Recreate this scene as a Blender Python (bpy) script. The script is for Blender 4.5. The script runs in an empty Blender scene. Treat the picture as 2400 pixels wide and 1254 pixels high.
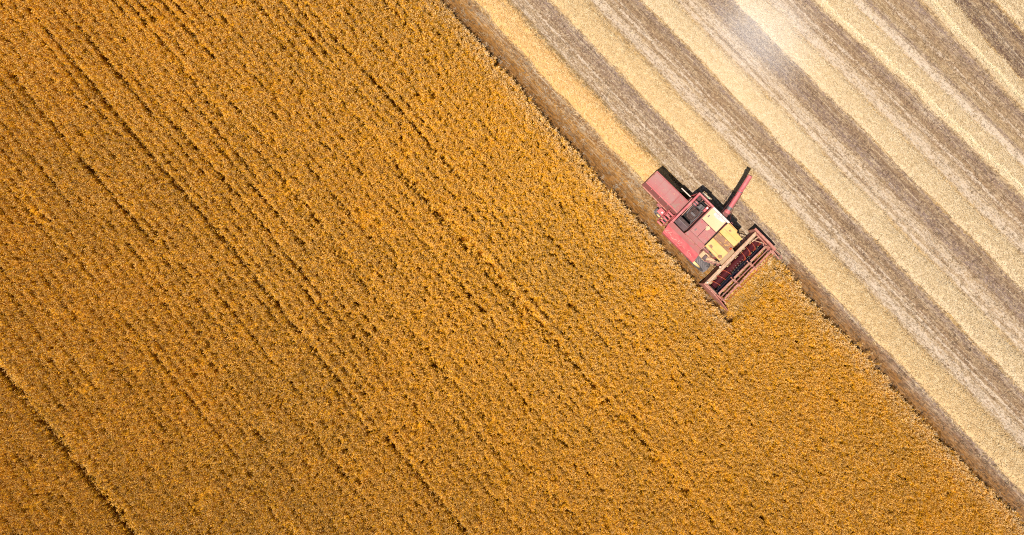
import bpy, math, random
import numpy as np
from mathutils import Vector

random.seed(7)
rng = np.random.default_rng(11)
SC = bpy.context.scene
COL = SC.collection

# ------------------------------------------------------------------ camera, sky, sun, exposure
S = 44.0            # photograph pixels per metre on the ground
H = 37.0            # height of the drone
cam = bpy.data.cameras.new('drone_camera')
camo = bpy.data.objects.new('drone_camera', cam)
COL.objects.link(camo)
camo.location = (0, 0, H)
cam.sensor_width = 36
cam.lens = 36 * H / (2400 / S)
cam.clip_end = 2000
SC.camera = camo

SUN = Vector((-0.325, -0.25, 1.0)).normalized()
W = bpy.data.worlds.new('World')
SC.world = W
W.use_nodes = True
wn = W.node_tree.nodes
sky = wn.new('ShaderNodeTexSky')
sky.sky_type = 'NISHITA'
sky.sun_disc = False
sky.sun_elevation = math.asin(SUN.z)
sky.sun_rotation = math.atan2(SUN.x, SUN.y)
W.node_tree.links.new(sky.outputs[0], wn['Background'].inputs[0])
wn['Background'].inputs[1].default_value = 0.05
sl = bpy.data.lights.new('sun', 'SUN')
sl.energy = 5.0
sl.angle = math.radians(0.5)
sl.color = (1.0, 0.955, 0.89)
so = bpy.data.objects.new('sun', sl)
COL.objects.link(so)
so.rotation_euler = (-SUN).to_track_quat('-Z', 'Y').to_euler()
so.location = (0, 0, 50)
vs = SC.view_settings
vs.view_transform = 'Standard'
vs.look = 'None'
vs.exposure = 0.30
vs.gamma = 1
vs.use_curve_mapping = False
SC.cycles.max_bounces = 5
SC.cycles.volume_bounces = 2
SC.cycles.diffuse_bounces = 1
SC.cycles.use_denoising = False
SC.cycles.filter_width = 1.1


# ------------------------------------------------------------------ field coordinates
# Every drill row and swath is a curve across the field. "rank" is the place where a curve meets the
# top of the field (in 1/44 m), "along" the distance down the field (1/44 m).
MX = np.array([-2500, -655, 60, 295, 590, 1033, 1110, 1235, 1286, 1500, 1718, 1800, 1913, 1985, 2163, 2240, 2330, 3200], float)
MM = np.array([.72, .79, .83, .87, .885, .9, .925, .95, .962, .975, 1.0, 1.0, 1.10, 1.06, .93, .89, .95, .98], float)
MB_ = np.interp(MX, [-2500, 1718, 3200], [.72, 1.0, 1.0])
MB_ = np.where(MX <= 1718, MM, 1.0)
MD = MM - MB_
_Y = np.arange(-1400, 2601, 25.0)
_R = np.arange(-4000, 5001, 10.0)


def curve_x(r, y):
    g = 380 * np.tanh(y / 380.0)
    g = np.where(y < 0, 200 * np.tanh(y / 200.0), g)
    yb = np.where(y < 0, 0.0, y)
    base = np.interp(r, MX, MB_)
    m0 = 0.92
    yl = np.where(y < 0, 300 * np.tanh(y / 300.0), y)
    return r + y * m0 + yl * (base - m0) + g * np.interp(r, MX, MD)


_T = np.stack([np.interp(np.arange(-3000, 6001, 10.0), np.maximum.accumulate(curve_x(_R, np.full_like(_R, y))), _R) for y in _Y])


def rank_of(px, py):
    fy = np.clip((py + 1400) / 25.0, 0, len(_Y) - 1.001)
    fx = np.clip((px + 3000) / 10.0, 0, _T.shape[1] - 1.001)
    iy = fy.astype(int); ix = fx.astype(int)
    a = fy - iy; b = fx - ix
    return (_T[iy, ix] * (1 - a) * (1 - b) + _T[iy + 1, ix] * a * (1 - b) + _T[iy, ix + 1] * (1 - a) * b + _T[iy + 1, ix + 1] * a * b)


def to_px(X, Y, h=0.0):
    return 1200 + X * S, 627 - Y * S


def to_m(px, py):
    return (px - 1200) / S, (627 - py) / S


_lat = rng.random((8, 512, 512))


def noise(x, y, k=0):
    L = _lat[k % 8]
    x = x + 1000.0 + 37.3 * k; y = y + 1000.0 + 11.9 * k
    ix = np.floor(x).astype(int); iy = np.floor(y).astype(int)
    fx = x - ix; fy = y - iy
    fx = fx * fx * (3 - 2 * fx); fy = fy * fy * (3 - 2 * fy)
    a = L[iy % 512, ix % 512]; b = L[iy % 512, (ix + 1) % 512]
    c = L[(iy + 1) % 512, ix % 512]; d = L[(iy + 1) % 512, (ix + 1) % 512]
    return (a * (1 - fx) + b * fx) * (1 - fy) + (c * (1 - fx) + d * fx) * fy


def fbm(x, y, k=0):
    return (noise(x, y, k) + .5 * noise(2.03 * x, 2.03 * y, k + 1) + .25 * noise(4.1 * x, 4.1 * y, k + 2)) / 1.75


# harvester frame: x forward, y to its left, standing on the ground
ORG = ((1650 - 1200) / S * (1 - 1.5 / H), (627 - 560) / S * (1 - 1.5 / H))
FWD = (0.713, -0.701); LFT = (0.701, 0.713)


def to_machine(X, Y):
    dx = X - ORG[0]; dy = Y - ORG[1]
    return dx * FWD[0] + dy * FWD[1], dx * LFT[0] + dy * LFT[1]


# ------------------------------------------------------------------ material helpers
def mat(name):
    m = bpy.data.materials.new(name); m.use_nodes = True
    nt = m.node_tree
    return m, nt, nt.nodes['Principled BSDF']


class N:
    """terse node building"""
    def __init__(s, nt): s.nt = nt

    def n(s, typ, ins=None, **kw):
        nd = s.nt.nodes.new(typ)
        for k, v in kw.items(): setattr(nd, k, v)
        for k, v in (ins or {}).items():
            if isinstance(v, bpy.types.NodeSocket): s.nt.links.new(v, nd.inputs[k])
            else: nd.inputs[k].default_value = v
        return nd

    def math(s, op, a, b=0.0, c=0.0, clamp=False):
        return s.n('ShaderNodeMath', {0: a, 1: b, 2: c}, operation=op, use_clamp=clamp).outputs[0]

    def noise(s, vec, scale, detail=2.0, rough=.5):
        return s.n('ShaderNodeTexNoise', {'Vector': vec, 'Scale': scale, 'Detail': detail, 'Roughness': rough}).outputs['Fac']

    def ramp(s, fac, stops, interp='LINEAR'):
        nd = s.nt.nodes.new('ShaderNodeValToRGB')
        nd.color_ramp.interpolation = interp
        e = nd.color_ramp.elements
        e[0].position = stops[0][0]; e[0].color = col4(stops[0][1])
        e[1].position = stops[-1][0]; e[1].color = col4(stops[-1][1])
        for p, c in stops[1:-1]:
            x = e.new(p); x.color = col4(c)
        s.nt.links.new(fac, nd.inputs[0])
        return nd.outputs[0]

    def mix(s, fac, a, b, mode='MIX'):
        nd = s.nt.nodes.new('ShaderNodeMix'); nd.data_type = 'RGBA'; nd.blend_type = mode
        for sock, v in ((nd.inputs[0], fac), (nd.inputs[6], a), (nd.inputs[7], b)):
            if isinstance(v, bpy.types.NodeSocket): s.nt.links.new(v, sock)
            else: sock.default_value = v if sock.type == 'VALUE' else col4(v)
        return nd.outputs[2]


def col4(c):
    if isinstance(c, (int, float)): return (c, c, c, 1)
    return (c[0], c[1], c[2], 1)


def lin(r, g, b, k=1.0):
    """display 0-255 to linear albedo, scaled"""
    f = lambda v: (v / 255 / 12.92) if v <= 10 else ((v / 255 + .055) / 1.055) ** 2.4
    return (f(r) * k, f(g) * k, f(b) * k)


def paint(name, c1, c2, c3=None, rough=.5, scale=2.2, rust=.0, metal=0.0, streak=False, spec=.4):
    """old machine paint: c1 sound, c2 faded, c3 rust or dirt"""
    m, nt, b = mat(name); g = N(nt)
    tc = g.n('ShaderNodeTexCoord').outputs['Object']
    v = tc
    if streak:
        v = g.n('ShaderNodeMapping', {'Vector': tc, 'Scale': (.45, 1.6, 1)}).outputs[0]
    f1 = g.ramp(g.noise(v, scale, 6, .62), [(.36, 0), (.62, 1)])
    c = g.mix(f1, c1, c2)
    if c3:
        f2 = g.ramp(g.noise(tc, scale * 2.7, 8, .7), [(.60 - rust, 0), (.66 - rust, 1)])
        c = g.mix(f2, c, c3)
    f3 = g.noise(tc, 55, 3)
    c = g.mix(.22, c, g.ramp(f3, [(.35, .35), (.65, .8)]), 'OVERLAY')
    nt.links.new(c, b.inputs['Base Color'])
    b.inputs['Roughness'].default_value = rough
    b.inputs['Metallic'].default_value = metal
    b.inputs['Specular IOR Level'].default_value = spec
    bp = g.n('ShaderNodeBump', {'Height': g.noise(tc, 9, 5), 'Strength': .18, 'Distance': .02})
    nt.links.new(bp.outputs[0], b.inputs['Normal'])
    return m


M = {}
M['red'] = paint('red_paint', (.62, .095, .105), (.66, .17, .16), (.42, .13, .11), rough=.55, rust=.03)
M['rose'] = paint('faded_red_paint', (.36, .185, .16), (.42, .125, .115), (.46, .10, .10), rough=.6, scale=1.1, rust=-.02, streak=True)
M['rose_dark'] = paint('dusty_red_paint', (.33, .14, .12), (.38, .11, .10), (.30, .17, .13), rough=.65, scale=2, rust=.06)
M['rose_edge'] = paint('bright_red_paint', (.58, .09, .10), (.60, .20, .18), (.5, .3, .24), rough=.5, scale=3)
M['pink'] = paint('bleached_red_paint', (.42, .13, .09), (.52, .25, .18), (.20, .06, .04), rough=.6, scale=3, rust=.05)
M['orange_red'] = paint('rubbed_orange_steel', (.42, .075, .035), (.30, .05, .03), (.12, .03, .02), rough=.4, rust=.02)
M['pipe_red'] = paint('pipe_red_paint', (.46, .09, .10), (.52, .15, .14), (.36, .10, .08), rough=.5, scale=3)
M['cream'] = paint('cream_weathered_panel', (.74, .44, .23), (.76, .48, .27), (.70, .50, .36), rough=.7, scale=1.2, rust=-.02)
M['white_worn'] = paint('bleached_white_panel', (.66, .58, .52), (.58, .46, .42), (.42, .22, .20), rough=.6, scale=4, rust=.02)
M['yellow'] = paint('yellow_paint', (.75, .39, .10), (.77, .44, .16), (.46, .26, .12), rough=.55, scale=1.7, rust=-.03)
M['rusty'] = paint('rusty_yellow_paint', (.26, .13, .07), (.34, .17, .10), (.58, .30, .08), rough=.75, scale=2.4, rust=.07)
M['tan'] = paint('dusty_tan_steel', (.50, .31, .17), (.58, .38, .22), (.42, .22, .12), rough=.75, scale=3, rust=.04)
M['beam'] = paint('dusty_pink_beam', (.40, .22, .13), (.56, .35, .22), (.30, .12, .08), rough=.7, scale=4, rust=.05, streak=True)
M['maroon'] = paint('polished_maroon_steel', (.075, .012, .018), (.11, .02, .02), (.03, .01, .015), rough=.25, metal=.3, spec=.6)
M['blueblack'] = paint('blue_black_steel', (.035, .03, .07), (.05, .035, .06), (.10, .05, .05), rough=.3, metal=.5)
M['black'] = paint('greasy_black', (.008, .007, .007), (.015, .011, .010), (.03, .02, .014), rough=.7)
M['soot'] = paint('sooty_brown_iron', (.045, .026, .022), (.09, .05, .04), (.14, .06, .045), rough=.6, scale=6, rust=.05)
M['boxbrown'] = paint('dusty_brown_housing', (.085, .05, .055), (.13, .08, .075), (.18, .11, .08), rough=.55, scale=4)
M['grey'] = paint('dull_grey_steel', (.14, .12, .12), (.2, .17, .16), (.22, .12, .08), rough=.5, metal=.3)
M['pale'] = paint('pale_worn_bar', (.62, .50, .38), (.7, .56, .44), (.4, .3, .2), rough=.7)
M['tyre'] = paint('dusty_rubber', (.10, .085, .082), (.14, .115, .11), (.2, .155, .13), rough=.85, scale=5)
M['tyre_lug'] = paint('dusty_lug_rubber', (.19, .16, .155), (.24, .195, .18), (.27, .21, .17), rough=.85, scale=5)
M['tyre'].node_tree.nodes['Principled BSDF'].inputs['Roughness'].default_value = .9
M['rim'] = paint('yellow_rim_paint', (.70, .50, .22), (.62, .42, .18), (.3, .18, .09), rough=.6)
M['lampw'] = paint('white_lens', (.8, .75, .7), (.75, .7, .65), rough=.3)
M['green'] = paint('green_mark', (.05, .4, .22), (.05, .4, .22), rough=.5)
M['beacon'] = paint('orange_lens', (.75, .12, .03), (.7, .10, .02), rough=.25)
m, nt, b = mat('dusty_glass')
b.inputs['Base Color'].default_value = (.10, .09, .075, 1); b.inputs['Roughness'].default_value = .12
b.inputs['Specular IOR Level'].default_value = .7
M['glass'] = m


def plant_mat(name, c_lo, c_mid, c_hi, tinted=True, patch=None, rough=.75, trans=0.0):
    m, nt, b = mat(name); g = N(nt)
    ri = g.n('ShaderNodeNewGeometry').outputs['Random Per Island']
    c = g.ramp(ri, [(0, c_lo), (.5, c_mid), (1, c_hi)])
    if tinted:
        a = g.n('ShaderNodeAttribute', attribute_name='tint', attribute_type='INSTANCER').outputs['Vector']
        sp = g.n('ShaderNodeSeparateXYZ', {0: a})
        # x brightness of this tuft, y share of the second colour, z bleached
        c = g.mix(sp.outputs[1], c, patch[0])
        c = g.mix(sp.outputs[2], c, patch[1])
        c = g.mix(1.0, c, g.n('ShaderNodeCombineXYZ', {0: sp.outputs[0], 1: sp.outputs[0], 2: sp.outputs[0]}).outputs[0], 'MULTIPLY')
    nt.links.new(c, b.inputs['Base Color'])
    b.inputs['Roughness'].default_value = rough
    b.inputs['Specular IOR Level'].default_value = .25
    if trans > 0:
        out = nt.nodes['Material Output']
        tr = g.n('ShaderNodeBsdfTranslucent', {'Color': c})
        mx = g.n('ShaderNodeMixShader', {0: trans, 1: b.outputs[0], 2: tr.outputs[0]})
        nt.links.new(mx.outputs[0], out.inputs[0])
    return m


# ------------------------------------------------------------------ mesh helpers
def tag(o, label=None, cat=None, group=None, kind=None):
    if label: o['label'] = label
    if cat: o['category'] = cat
    if group: o['group'] = group
    if kind: o['kind'] = kind
    return o


def np_mesh(name, co, quads, mats, mat_idx=None):
    me = bpy.data.meshes.new(name)
    nq = len(quads); k = quads.shape[1]
    me.vertices.add(len(co)); me.vertices.foreach_set('co', np.ascontiguousarray(co, np.float32).ravel())
    me.loops.add(nq * k); me.loops.foreach_set('vertex_index', np.ascontiguousarray(quads, np.int32).ravel())
    me.polygons.add(nq)
    me.polygons.foreach_set('loop_start', np.arange(nq, dtype=np.int32) * k)
    for x in mats: me.materials.append(x)
    if mat_idx is not None: me.polygons.foreach_set('material_index', np.ascontiguousarray(mat_idx, np.int32))
    me.update(calc_edges=True)
    me.validate()
    return me


class MB:
    def __init__(s): s.v = []; s.f = []

    def add(s, vs, fs):
        o = len(s.v); s.v += [tuple(v) for v in vs]; s.f += [tuple(i + o for i in f) for f in fs]; return s

    def box(s, x0, x1, y0, y1, z0, z1):
        return s.add([(x0, y0, z0), (x1, y0, z0), (x1, y1, z0), (x0, y1, z0), (x0, y0, z1), (x1, y0, z1), (x1, y1, z1), (x0, y1, z1)],
                     [(0, 3, 2, 1), (4, 5, 6, 7), (0, 1, 5, 4), (1, 2, 6, 5), (2, 3, 7, 6), (3, 0, 4, 7)])

    def hexa(s, a, b):
        """a, b: two quads of points, low and high"""
        return s.add(list(a) + list(b), [(0, 3, 2, 1), (4, 5, 6, 7), (0, 1, 5, 4), (1, 2, 6, 5), (2, 3, 7, 6), (3, 0, 4, 7)])

    def prism(s, pts, axis, a, b):
        """polygon pts in the plane across axis, extruded a..b"""
        n = len(pts)
        def P(p, q):
            if axis == 'z': return (p[0], p[1], q)
            if axis == 'y': return (p[0], q, p[1])
            return (q, p[0], p[1])
        vs = [P(p, a) for p in pts] + [P(p, b) for p in pts]
        fs = [tuple(range(n))[::-1], tuple(range(n, 2 * n))] + [(i, (i + 1) % n, (i + 1) % n + n, i + n) for i in range(n)]
        return s.add(vs, fs)

    def tube(s, pts, r, n=8, r2=None):
        pts = [Vector(p) for p in pts]
        o = len(s.v); k = len(pts)
        for i, p in enumerate(pts):
            d = (pts[min(i + 1, k - 1)] - pts[max(i - 1, 0)]).normalized()
            up = Vector((0, 0, 1)) if abs(d.z) < .9 else Vector((1, 0, 0))
            a = d.cross(up).normalized(); b = d.cross(a)
            rr = r if r2 is None else r + (r2 - r) * i / (k - 1)
            for j in range(n):
                t = 2 * math.pi * j / n
                q = p + a * (rr * math.cos(t)) + b * (rr * math.sin(t))
                s.v.append(tuple(q))
        for i in range(k - 1):
            for j in range(n):
                s.f.append((o + i * n + j, o + i * n + (j + 1) % n, o + (i + 1) * n + (j + 1) % n, o + (i + 1) * n + j))
        s.f.append(tuple(o + j for j in range(n))[::-1]); s.f.append(tuple(o + (k - 1) * n + j for j in range(n)))
        return s

    def bar(s, p, q, w, h):
        """rectangular bar p to q, width w across, height h"""
        p = Vector(p); q = Vector(q); d = (q - p).normalized()
        up = Vector((0, 0, 1)) if abs(d.z) < .95 else Vector((1, 0, 0))
        a = d.cross(up).normalized() * (w / 2); b = a.cross(d).normalized() * (h / 2)
        return s.hexa([p - a - b, p + a - b, p + a + b, p - a + b], [q - a - b, q + a - b, q + a + b, q - a + b])

    def lathe_y(s, prof, n=28, c=(0, 0, 0)):
        """profile [(radius, y)] turned about the y axis"""
        o = len(s.v); k = len(prof)
        for r, y in prof:
            for j in range(n):
                t = 2 * math.pi * j / n
                s.v.append((c[0] + r * math.cos(t), c[1] + y, c[2] + r * math.sin(t)))
        for i in range(k - 1):
            for j in range(n):
                s.f.append((o + i * n + j, o + i * n + (j + 1) % n, o + (i + 1) * n + (j + 1) % n, o + (i + 1) * n + j))
        return s

    def build(s, name, m, parent=None, loc=None, bevel=0.0, smooth=False):
        me = bpy.data.meshes.new(name)
        me.from_pydata(s.v, [], s.f)
        me.materials.append(m)
        import bmesh
        bm = bmesh.new(); bm.from_mesh(me)
        bmesh.ops.recalc_face_normals(bm, faces=bm.faces)
        if bevel > 0:
            bmesh.ops.bevel(bm, geom=list(bm.edges), offset=bevel, segments=1, affect='EDGES', clamp_overlap=True)
        bm.to_mesh(me); bm.free()
        if smooth:
            for p in me.polygons: p.use_smooth = True
        o = bpy.data.objects.new(name, me); COL.objects.link(o)
        if parent: o.parent = parent
        if loc: o.location = loc
        return o


# ------------------------------------------------------------------ ground
def ground_material():
    m, nt, b = mat('stubble_soil'); g = N(nt)
    at = g.n('ShaderNodeAttribute', attribute_name='field').outputs['Vector']
    sp = g.n('ShaderNodeSeparateXYZ', {0: at})
    rank, along = sp.outputs[0], sp.outputs[1]     # in metres
    fc = g.n('ShaderNodeCombineXYZ', {0: rank, 1: along, 2: 0.0}).outputs[0]
    long_ = g.n('ShaderNodeCombineXYZ', {0: rank, 1: g.math('MULTIPLY', along, .16), 2: 0.0}).outputs[0]
    pos = g.n('ShaderNodeNewGeometry').outputs['Position']
    # meander and ragged edges of the stripes
    n1 = g.math('SUBTRACT', g.noise(long_, .9, 2), .5)
    n2 = g.math('SUBTRACT', g.noise(fc, 3.5, 3, .6), .5)
    n3 = g.math('SUBTRACT', g.noise(fc, 14, 2, .6), .5)
    r = g.math('ADD', rank, g.math('MULTIPLY', n1, .55))
    r = g.math('ADD', r, g.math('MULTIPLY', n2, .60))
    r = g.math('ADD', r, g.math('MULTIPLY', n3, .45))
    K = .73
    bra = lin(172, 138, 102, K); gold = lin(205, 148, 72, K); dk = lin(146, 116, 94, K); gdk = lin(160, 136, 126, K)
    tan = lin(214, 182, 142, K); wh = lin(242, 220, 192, K); br = lin(178, 144, 108, K); yel = lin(225, 180, 108, K)
    grn = lin(150, 118, 62, K); gtan = lin(200, 168, 124, K); wh2 = lin(250, 236, 218, K); br2 = lin(166, 132, 102, K)
    stops = [(1000, lin(62, 38, 12)), (1034, lin(120, 72, 22, K)), (1052, lin(160, 106, 44, K)), (1074, lin(210, 148, 66, K)), (1088, lin(168, 116, 56, K)), (1102, lin(150, 104, 62, K)), (1118, yel), (1176, yel), (1188, grn),  # first stops paint the crop's shadow darkness into the soil beside its edge
             (1200, br), (1222, br), (1231, br), (1243, br2), (1280, gdk), (1294, yel), (1368, yel), (1380, gtan), (1394, br), (1412, tan),
             (1424, br), (1432, br), (1446, br2), (1470, bra), (1494, gdk), (1506, yel), (1572, yel), (1582, tan)]
    stops2 = [(1582, tan), (1594, tan), (1606, br), (1622, tan), (1640, br), (1656, gdk), (1690, dk), (1700, bra), (1714, gdk), (1724, yel),
              (1790, yel), (1802, tan), (1832, tan), (1846, br2), (1856, br), (1868, br2), (1894, gdk), (1906, gtan), (1930, yel), (1984, yel),
              (2002, wh), (2020, tan), (2029, gdk), (2046, gtan), (2068, br), (2078, br), (2098, br), (2140, gdk), (2152, gtan), (2170, yel)]
    stops3 = [(2170, yel), (2222, yel), (2236, lin(112, 86, 74, K)), (2266, lin(106, 84, 78, K)), (2284, br), (2298, lin(106, 82, 74, K)), (2320, lin(122, 98, 90, K)), (2334, yel), (2410, yel), (2424, wh),
              (2450, br), (2500, gdk), (2520, yel), (2590, yel), (2604, wh), (2640, br), (2690, gdk), (2710, yel), (2780, yel), (2800, tan),
              (2860, br), (3000, tan)]
    rp = g.math('MULTIPLY', r, S)
    def seg(st):
        a, z = st[0][0], st[-1][0]
        f = g.n('ShaderNodeMapRange', {'Value': rp, 'From Min': a, 'From Max': z}).outputs[0]
        return g.ramp(f, [((p - a) / (z - a), c) for p, c in st])
    c = g.mix(g.math('GREATER_THAN', rp, 1582), seg(stops), seg(stops2))
    c = g.mix(g.math('GREATER_THAN', rp, 2170), c, seg(stops3))
    wm = [(1000, 0), (1190, .05), (1200, .62), (1214, .50), (1226, .45), (1231, .85), (1236, .35), (1258, .42), (1264, .1), (1376, .2), (1384, .62), (1398, .8), (1414, .66),
          (1420, .25), (1431, .92), (1437, .2), (1447, .7), (1452, .15), (1470, .1), (1580, .2), (1590, .95), (1602, .35), (1614, .72), (1636, .55), (1650, .2)]
    wm2 = [(1650, .2), (1700, .05), (1795, .3), (1804, .7), (1818, .78), (1834, .5), (1840, .15), (1853, .88), (1860, .2), (1884, .1), (1985, .3), (1998, .95), (2014, .9),
           (2022, .5), (2036, .3), (2060, .2), (2077, .7), (2086, .3), (2120, .12), (2222, .1), (2232, 0), (2283, .2), (2330, .0), (2412, .5), (2430, .8), (2450, .2), (2598, .5), (2620, .8), (2700, 0)]
    def wseg(st):
        a, z = st[0][0], st[-1][0]
        f = g.n('ShaderNodeMapRange', {'Value': g.math('MULTIPLY', g.math('ADD', rank, g.math('ADD', g.math('MULTIPLY', n1, .5), g.math('MULTIPLY', n2, .16))), S), 'From Min': a, 'From Max': z}).outputs[0]
        return g.ramp(f, [((p - a) / (z - a), v) for p, v in st])
    wsum = g.n('ShaderNodeSeparateColor', {0: g.mix(g.math('GREATER_THAN', rp, 1650), wseg(wm), wseg(wm2))}).outputs[0]
    wn_ = g.math('ADD', g.math('MULTIPLY', g.noise(pos, 9.0, 5, .75), .6), g.math('MULTIPLY', g.noise(long_, 9.0, 3, .65), .4))
    vlong = g.n('ShaderNodeCombineXYZ', {0: rank, 1: g.math('MULTIPLY', along, .03), 2: 0.0}).outputs[0]
    fine = g.noise(vlong, 6.5, 3, .7)
    c = g.mix(g.ramp(fine, [(.54, 0), (.61, .6)]), c, lin(126, 98, 78, K))
    c = g.mix(g.ramp(fine, [(.37, .65), (.43, 0)]), c, lin(236, 212, 182, K))
    wmask = g.ramp(g.math('ADD', g.math('MULTIPLY', wsum, .26), wn_), [(.62, 0), (.72, 1)])
    # lug marks pressed by the tyres: slanted dashes repeating along the lane
    lug = g.n('ShaderNodeMath', {0: g.math('ADD', g.math('MULTIPLY', along, 17.0), g.math('MULTIPLY', g.math('PINGPONG', rank, .22), 26.0))}, operation='SINE').outputs[0]
    lugm = g.math('MULTIPLY', g.ramp(lug, [(.45, 0), (.8, 1)]), g.ramp(g.noise(long_, 3.0, 2), [(.42, 0), (.6, 1)]))
    c = g.mix(g.math('MULTIPLY', lugm, .35), c, lin(226, 200, 166, K))
    # litter of chopped straw and bare soil specks
    f1 = g.noise(pos, 9, 4, .7)
    blot = g.noise(long_, 5.5, 4, .7)
    c = g.mix(g.ramp(blot, [(.50, 0), (.60, .45)]), c, lin(228, 198, 158, K))
    c = g.mix(g.ramp(blot, [(.38, .38), (.46, 0)]), c, lin(148, 114, 82, K))
    c = g.mix(g.ramp(f1, [(.51, 0), (.60, .6)]), c, lin(226, 192, 146, K))
    f2 = g.noise(pos, 11, 4, .75)
    c = g.mix(g.ramp(f2, [(.53, 0), (.64, .55)]), c, lin(100, 74, 50, K))
    f4 = g.noise(long_, 14, 3, .6)
    c = g.mix(g.ramp(f4, [(.52, 0), (.62, .65)]), c, lin(128, 100, 76, K))
    c = g.mix(g.math('MULTIPLY', wmask, .85), c, g.mix(f1, lin(250, 230, 208, K), lin(226, 196, 160, K)))
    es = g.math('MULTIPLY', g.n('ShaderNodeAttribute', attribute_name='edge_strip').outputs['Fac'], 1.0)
    c = g.mix(g.ramp(g.math('ADD', es, g.math('MULTIPLY', n2, .5)), [(.25, 0), (.7, .8)]), c, g.mix(g.ramp(f4, [(.4, 0), (.6, 1)]), lin(172, 116, 52, K), lin(112, 74, 34, K)))  # warm brown ground beside the crop, its shade partly painted into the colour
    fr_ = g.n('ShaderNodeAttribute', attribute_name='fresh').outputs['Fac']
    c = g.mix(g.ramp(g.math('ADD', fr_, g.math('MULTIPLY', n2, .3)), [(.45, 0), (.55, 1)]), c, g.mix(g.ramp(f4, [(.4, 0), (.6, 1)]), lin(150, 100, 44, K), lin(98, 64, 26, K)))
    # bare dark soil under the standing crop
    c = g.mix(g.ramp(g.math('ADD', g.n('ShaderNodeAttribute', attribute_name='crop').outputs['Fac'], g.math('MULTIPLY', n2, .2)), [(.45, 0), (.55, 1)]), c, g.mix(f1, lin(160, 92, 12, .8), lin(118, 64, 6, .8)))
    nt.links.new(c, b.inputs['Base Color'])
    b.inputs['Roughness'].default_value = .9
    b.inputs['Specular IOR Level'].default_value = .1
    hgt = g.math('ADD', g.noise(pos, 18, 4, .7), g.math('MULTIPLY', lugm, .25))
    bp = g.n('ShaderNodeBump', {'Height': hgt, 'Strength': .9, 'Distance': .06})
    nt.links.new(bp.outputs[0], b.inputs['Normal'])
    return m


def crop_mask(X, Y):
    """1 where wheat still stands"""
    px, py = to_px(X, Y)
    r = rank_of(px, py)
    wob = (fbm(py / 22.0, r / 400.0, 3) - .5) * 16 + (noise(py / 90.0, r / 900.0, 6) - .5) * 14
    s, t = to_machine(X, Y)
    front = 4.22 + (noise(t * 1.7, s * 0 + 3.0, 2) - .5) * .45 - .25 * np.exp(-((t - 1.75) / .38) ** 2)
    ahead = (s > front)
    edge = np.where(ahead, 1221.0, 1021.0) + wob + (noise(py / 7.0, r / 300.0, 5) - .5) * 6
    # beside the machine the uncut crop ends at the divider
    return (r < edge + rng.normal(0, 3.0, len(r))), r, edge


def grid_axis(lo, hi, step, far):
    a = list(np.arange(lo, hi + 1e-6, step))
    out = [lo - d for d in far[::-1]] + a + [hi + d for d in far]
    return np.array(out)


far = [3, 9, 25, 70, 160, 320, 600]
gx = grid_axis(-36, 36, .22, far); gy = grid_axis(-24, 24, .22, far)
GX, GY = np.meshgrid(gx, gy)
gpx, gpy = to_px(GX.ravel(), GY.ravel())
gr = rank_of(np.clip(gpx, -2900, 5800), np.clip(gpy, -1390, 2590))
fieldx = gr / S; alongm = gpy * 1.38 / S
# soil lies in faint ridges
gz = (fbm(gpx / 60, gpy / 60, 1) - .5) * .05
co = np.stack([GX.ravel(), GY.ravel(), gz], 1)
nx, ny = len(gx), len(gy)
ii = (np.arange(ny - 1)[:, None] * nx + np.arange(nx - 1)[None, :]).ravel()
quads = np.stack([ii, ii + 1, ii + 1 + nx, ii + nx], 1)
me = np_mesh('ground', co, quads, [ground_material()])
a = me.attributes.new('field', 'FLOAT_VECTOR', 'POINT')
a.data.foreach_set('vector', np.stack([fieldx, alongm, np.zeros_like(fieldx)], 1).astype(np.float32).ravel())
cm, _, _ = crop_mask(GX.ravel(), GY.ravel())
a = me.attributes.new('crop', 'FLOAT', 'POINT'); a.data.foreach_set('value', cm.astype(np.float32))
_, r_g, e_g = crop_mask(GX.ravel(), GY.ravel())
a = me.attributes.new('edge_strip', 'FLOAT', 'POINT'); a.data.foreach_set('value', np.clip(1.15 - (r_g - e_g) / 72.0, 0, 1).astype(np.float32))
ms_, mt_ = to_machine(GX.ravel(), GY.ravel())
a = me.attributes.new('fresh', 'FLOAT', 'POINT'); a.data.foreach_set('value', ((ms_ > -3.6) & (gr > 1100) & (gr < np.where(ms_ > 2.2, 1236, 1186))).astype(np.float32))
ground = bpy.data.objects.new('ground', me); COL.objects.link(ground)
ground['kind'] = 'structure'


# ------------------------------------------------------------------ straw windrows
def straw_mat(name, lo, mid, hi):
    return plant_mat(name, lo, mid, hi, tinted=False, rough=.6, trans=.12)


straw_fresh = straw_mat('fresh_straw', (.54, .27, .075), (.78, .46, .17), (.90, .64, .34))
straw_warm = straw_mat('warm_straw', (.46, .285, .115), (.64, .43, .20), (.77, .60, .36))
straw_pale = straw_mat('pale_straw', (.46, .31, .15), (.62, .445, .235), (.77, .61, .40))
straw_white = straw_mat('white_straw', (.60, .44, .22), (.80, .62, .35), (.90, .77, .54))
mound = {}
for k_, c_ in (('f', (.62, .36, .12)), ('w', (.56, .37, .175)), ('p', (.55, .40, .235))):
    m_, nt_, b_ = mat('straw_mat_' + {'f': 'fresh', 'w': 'warm', 'p': 'pale'}[k_]); g_ = N(nt_)
    po = g_.n('ShaderNodeNewGeometry').outputs['Position']
    cc = g_.mix(g_.ramp(g_.noise(po, 16, 5, .75), [(.38, 0), (.62, 1)]), tuple(x * .85 for x in c_), tuple(min(1, x * 1.3) for x in c_))
    nt_.links.new(cc, b_.inputs['Base Color']); b_.inputs['Roughness'].default_value = .8
    nt_.links.new(g_.n('ShaderNodeBump', {'Height': g_.noise(po, 22, 4, .7), 'Strength': .7, 'Distance': .05}).outputs[0], b_.inputs['Normal'])
    mound[k_] = m_


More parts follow.
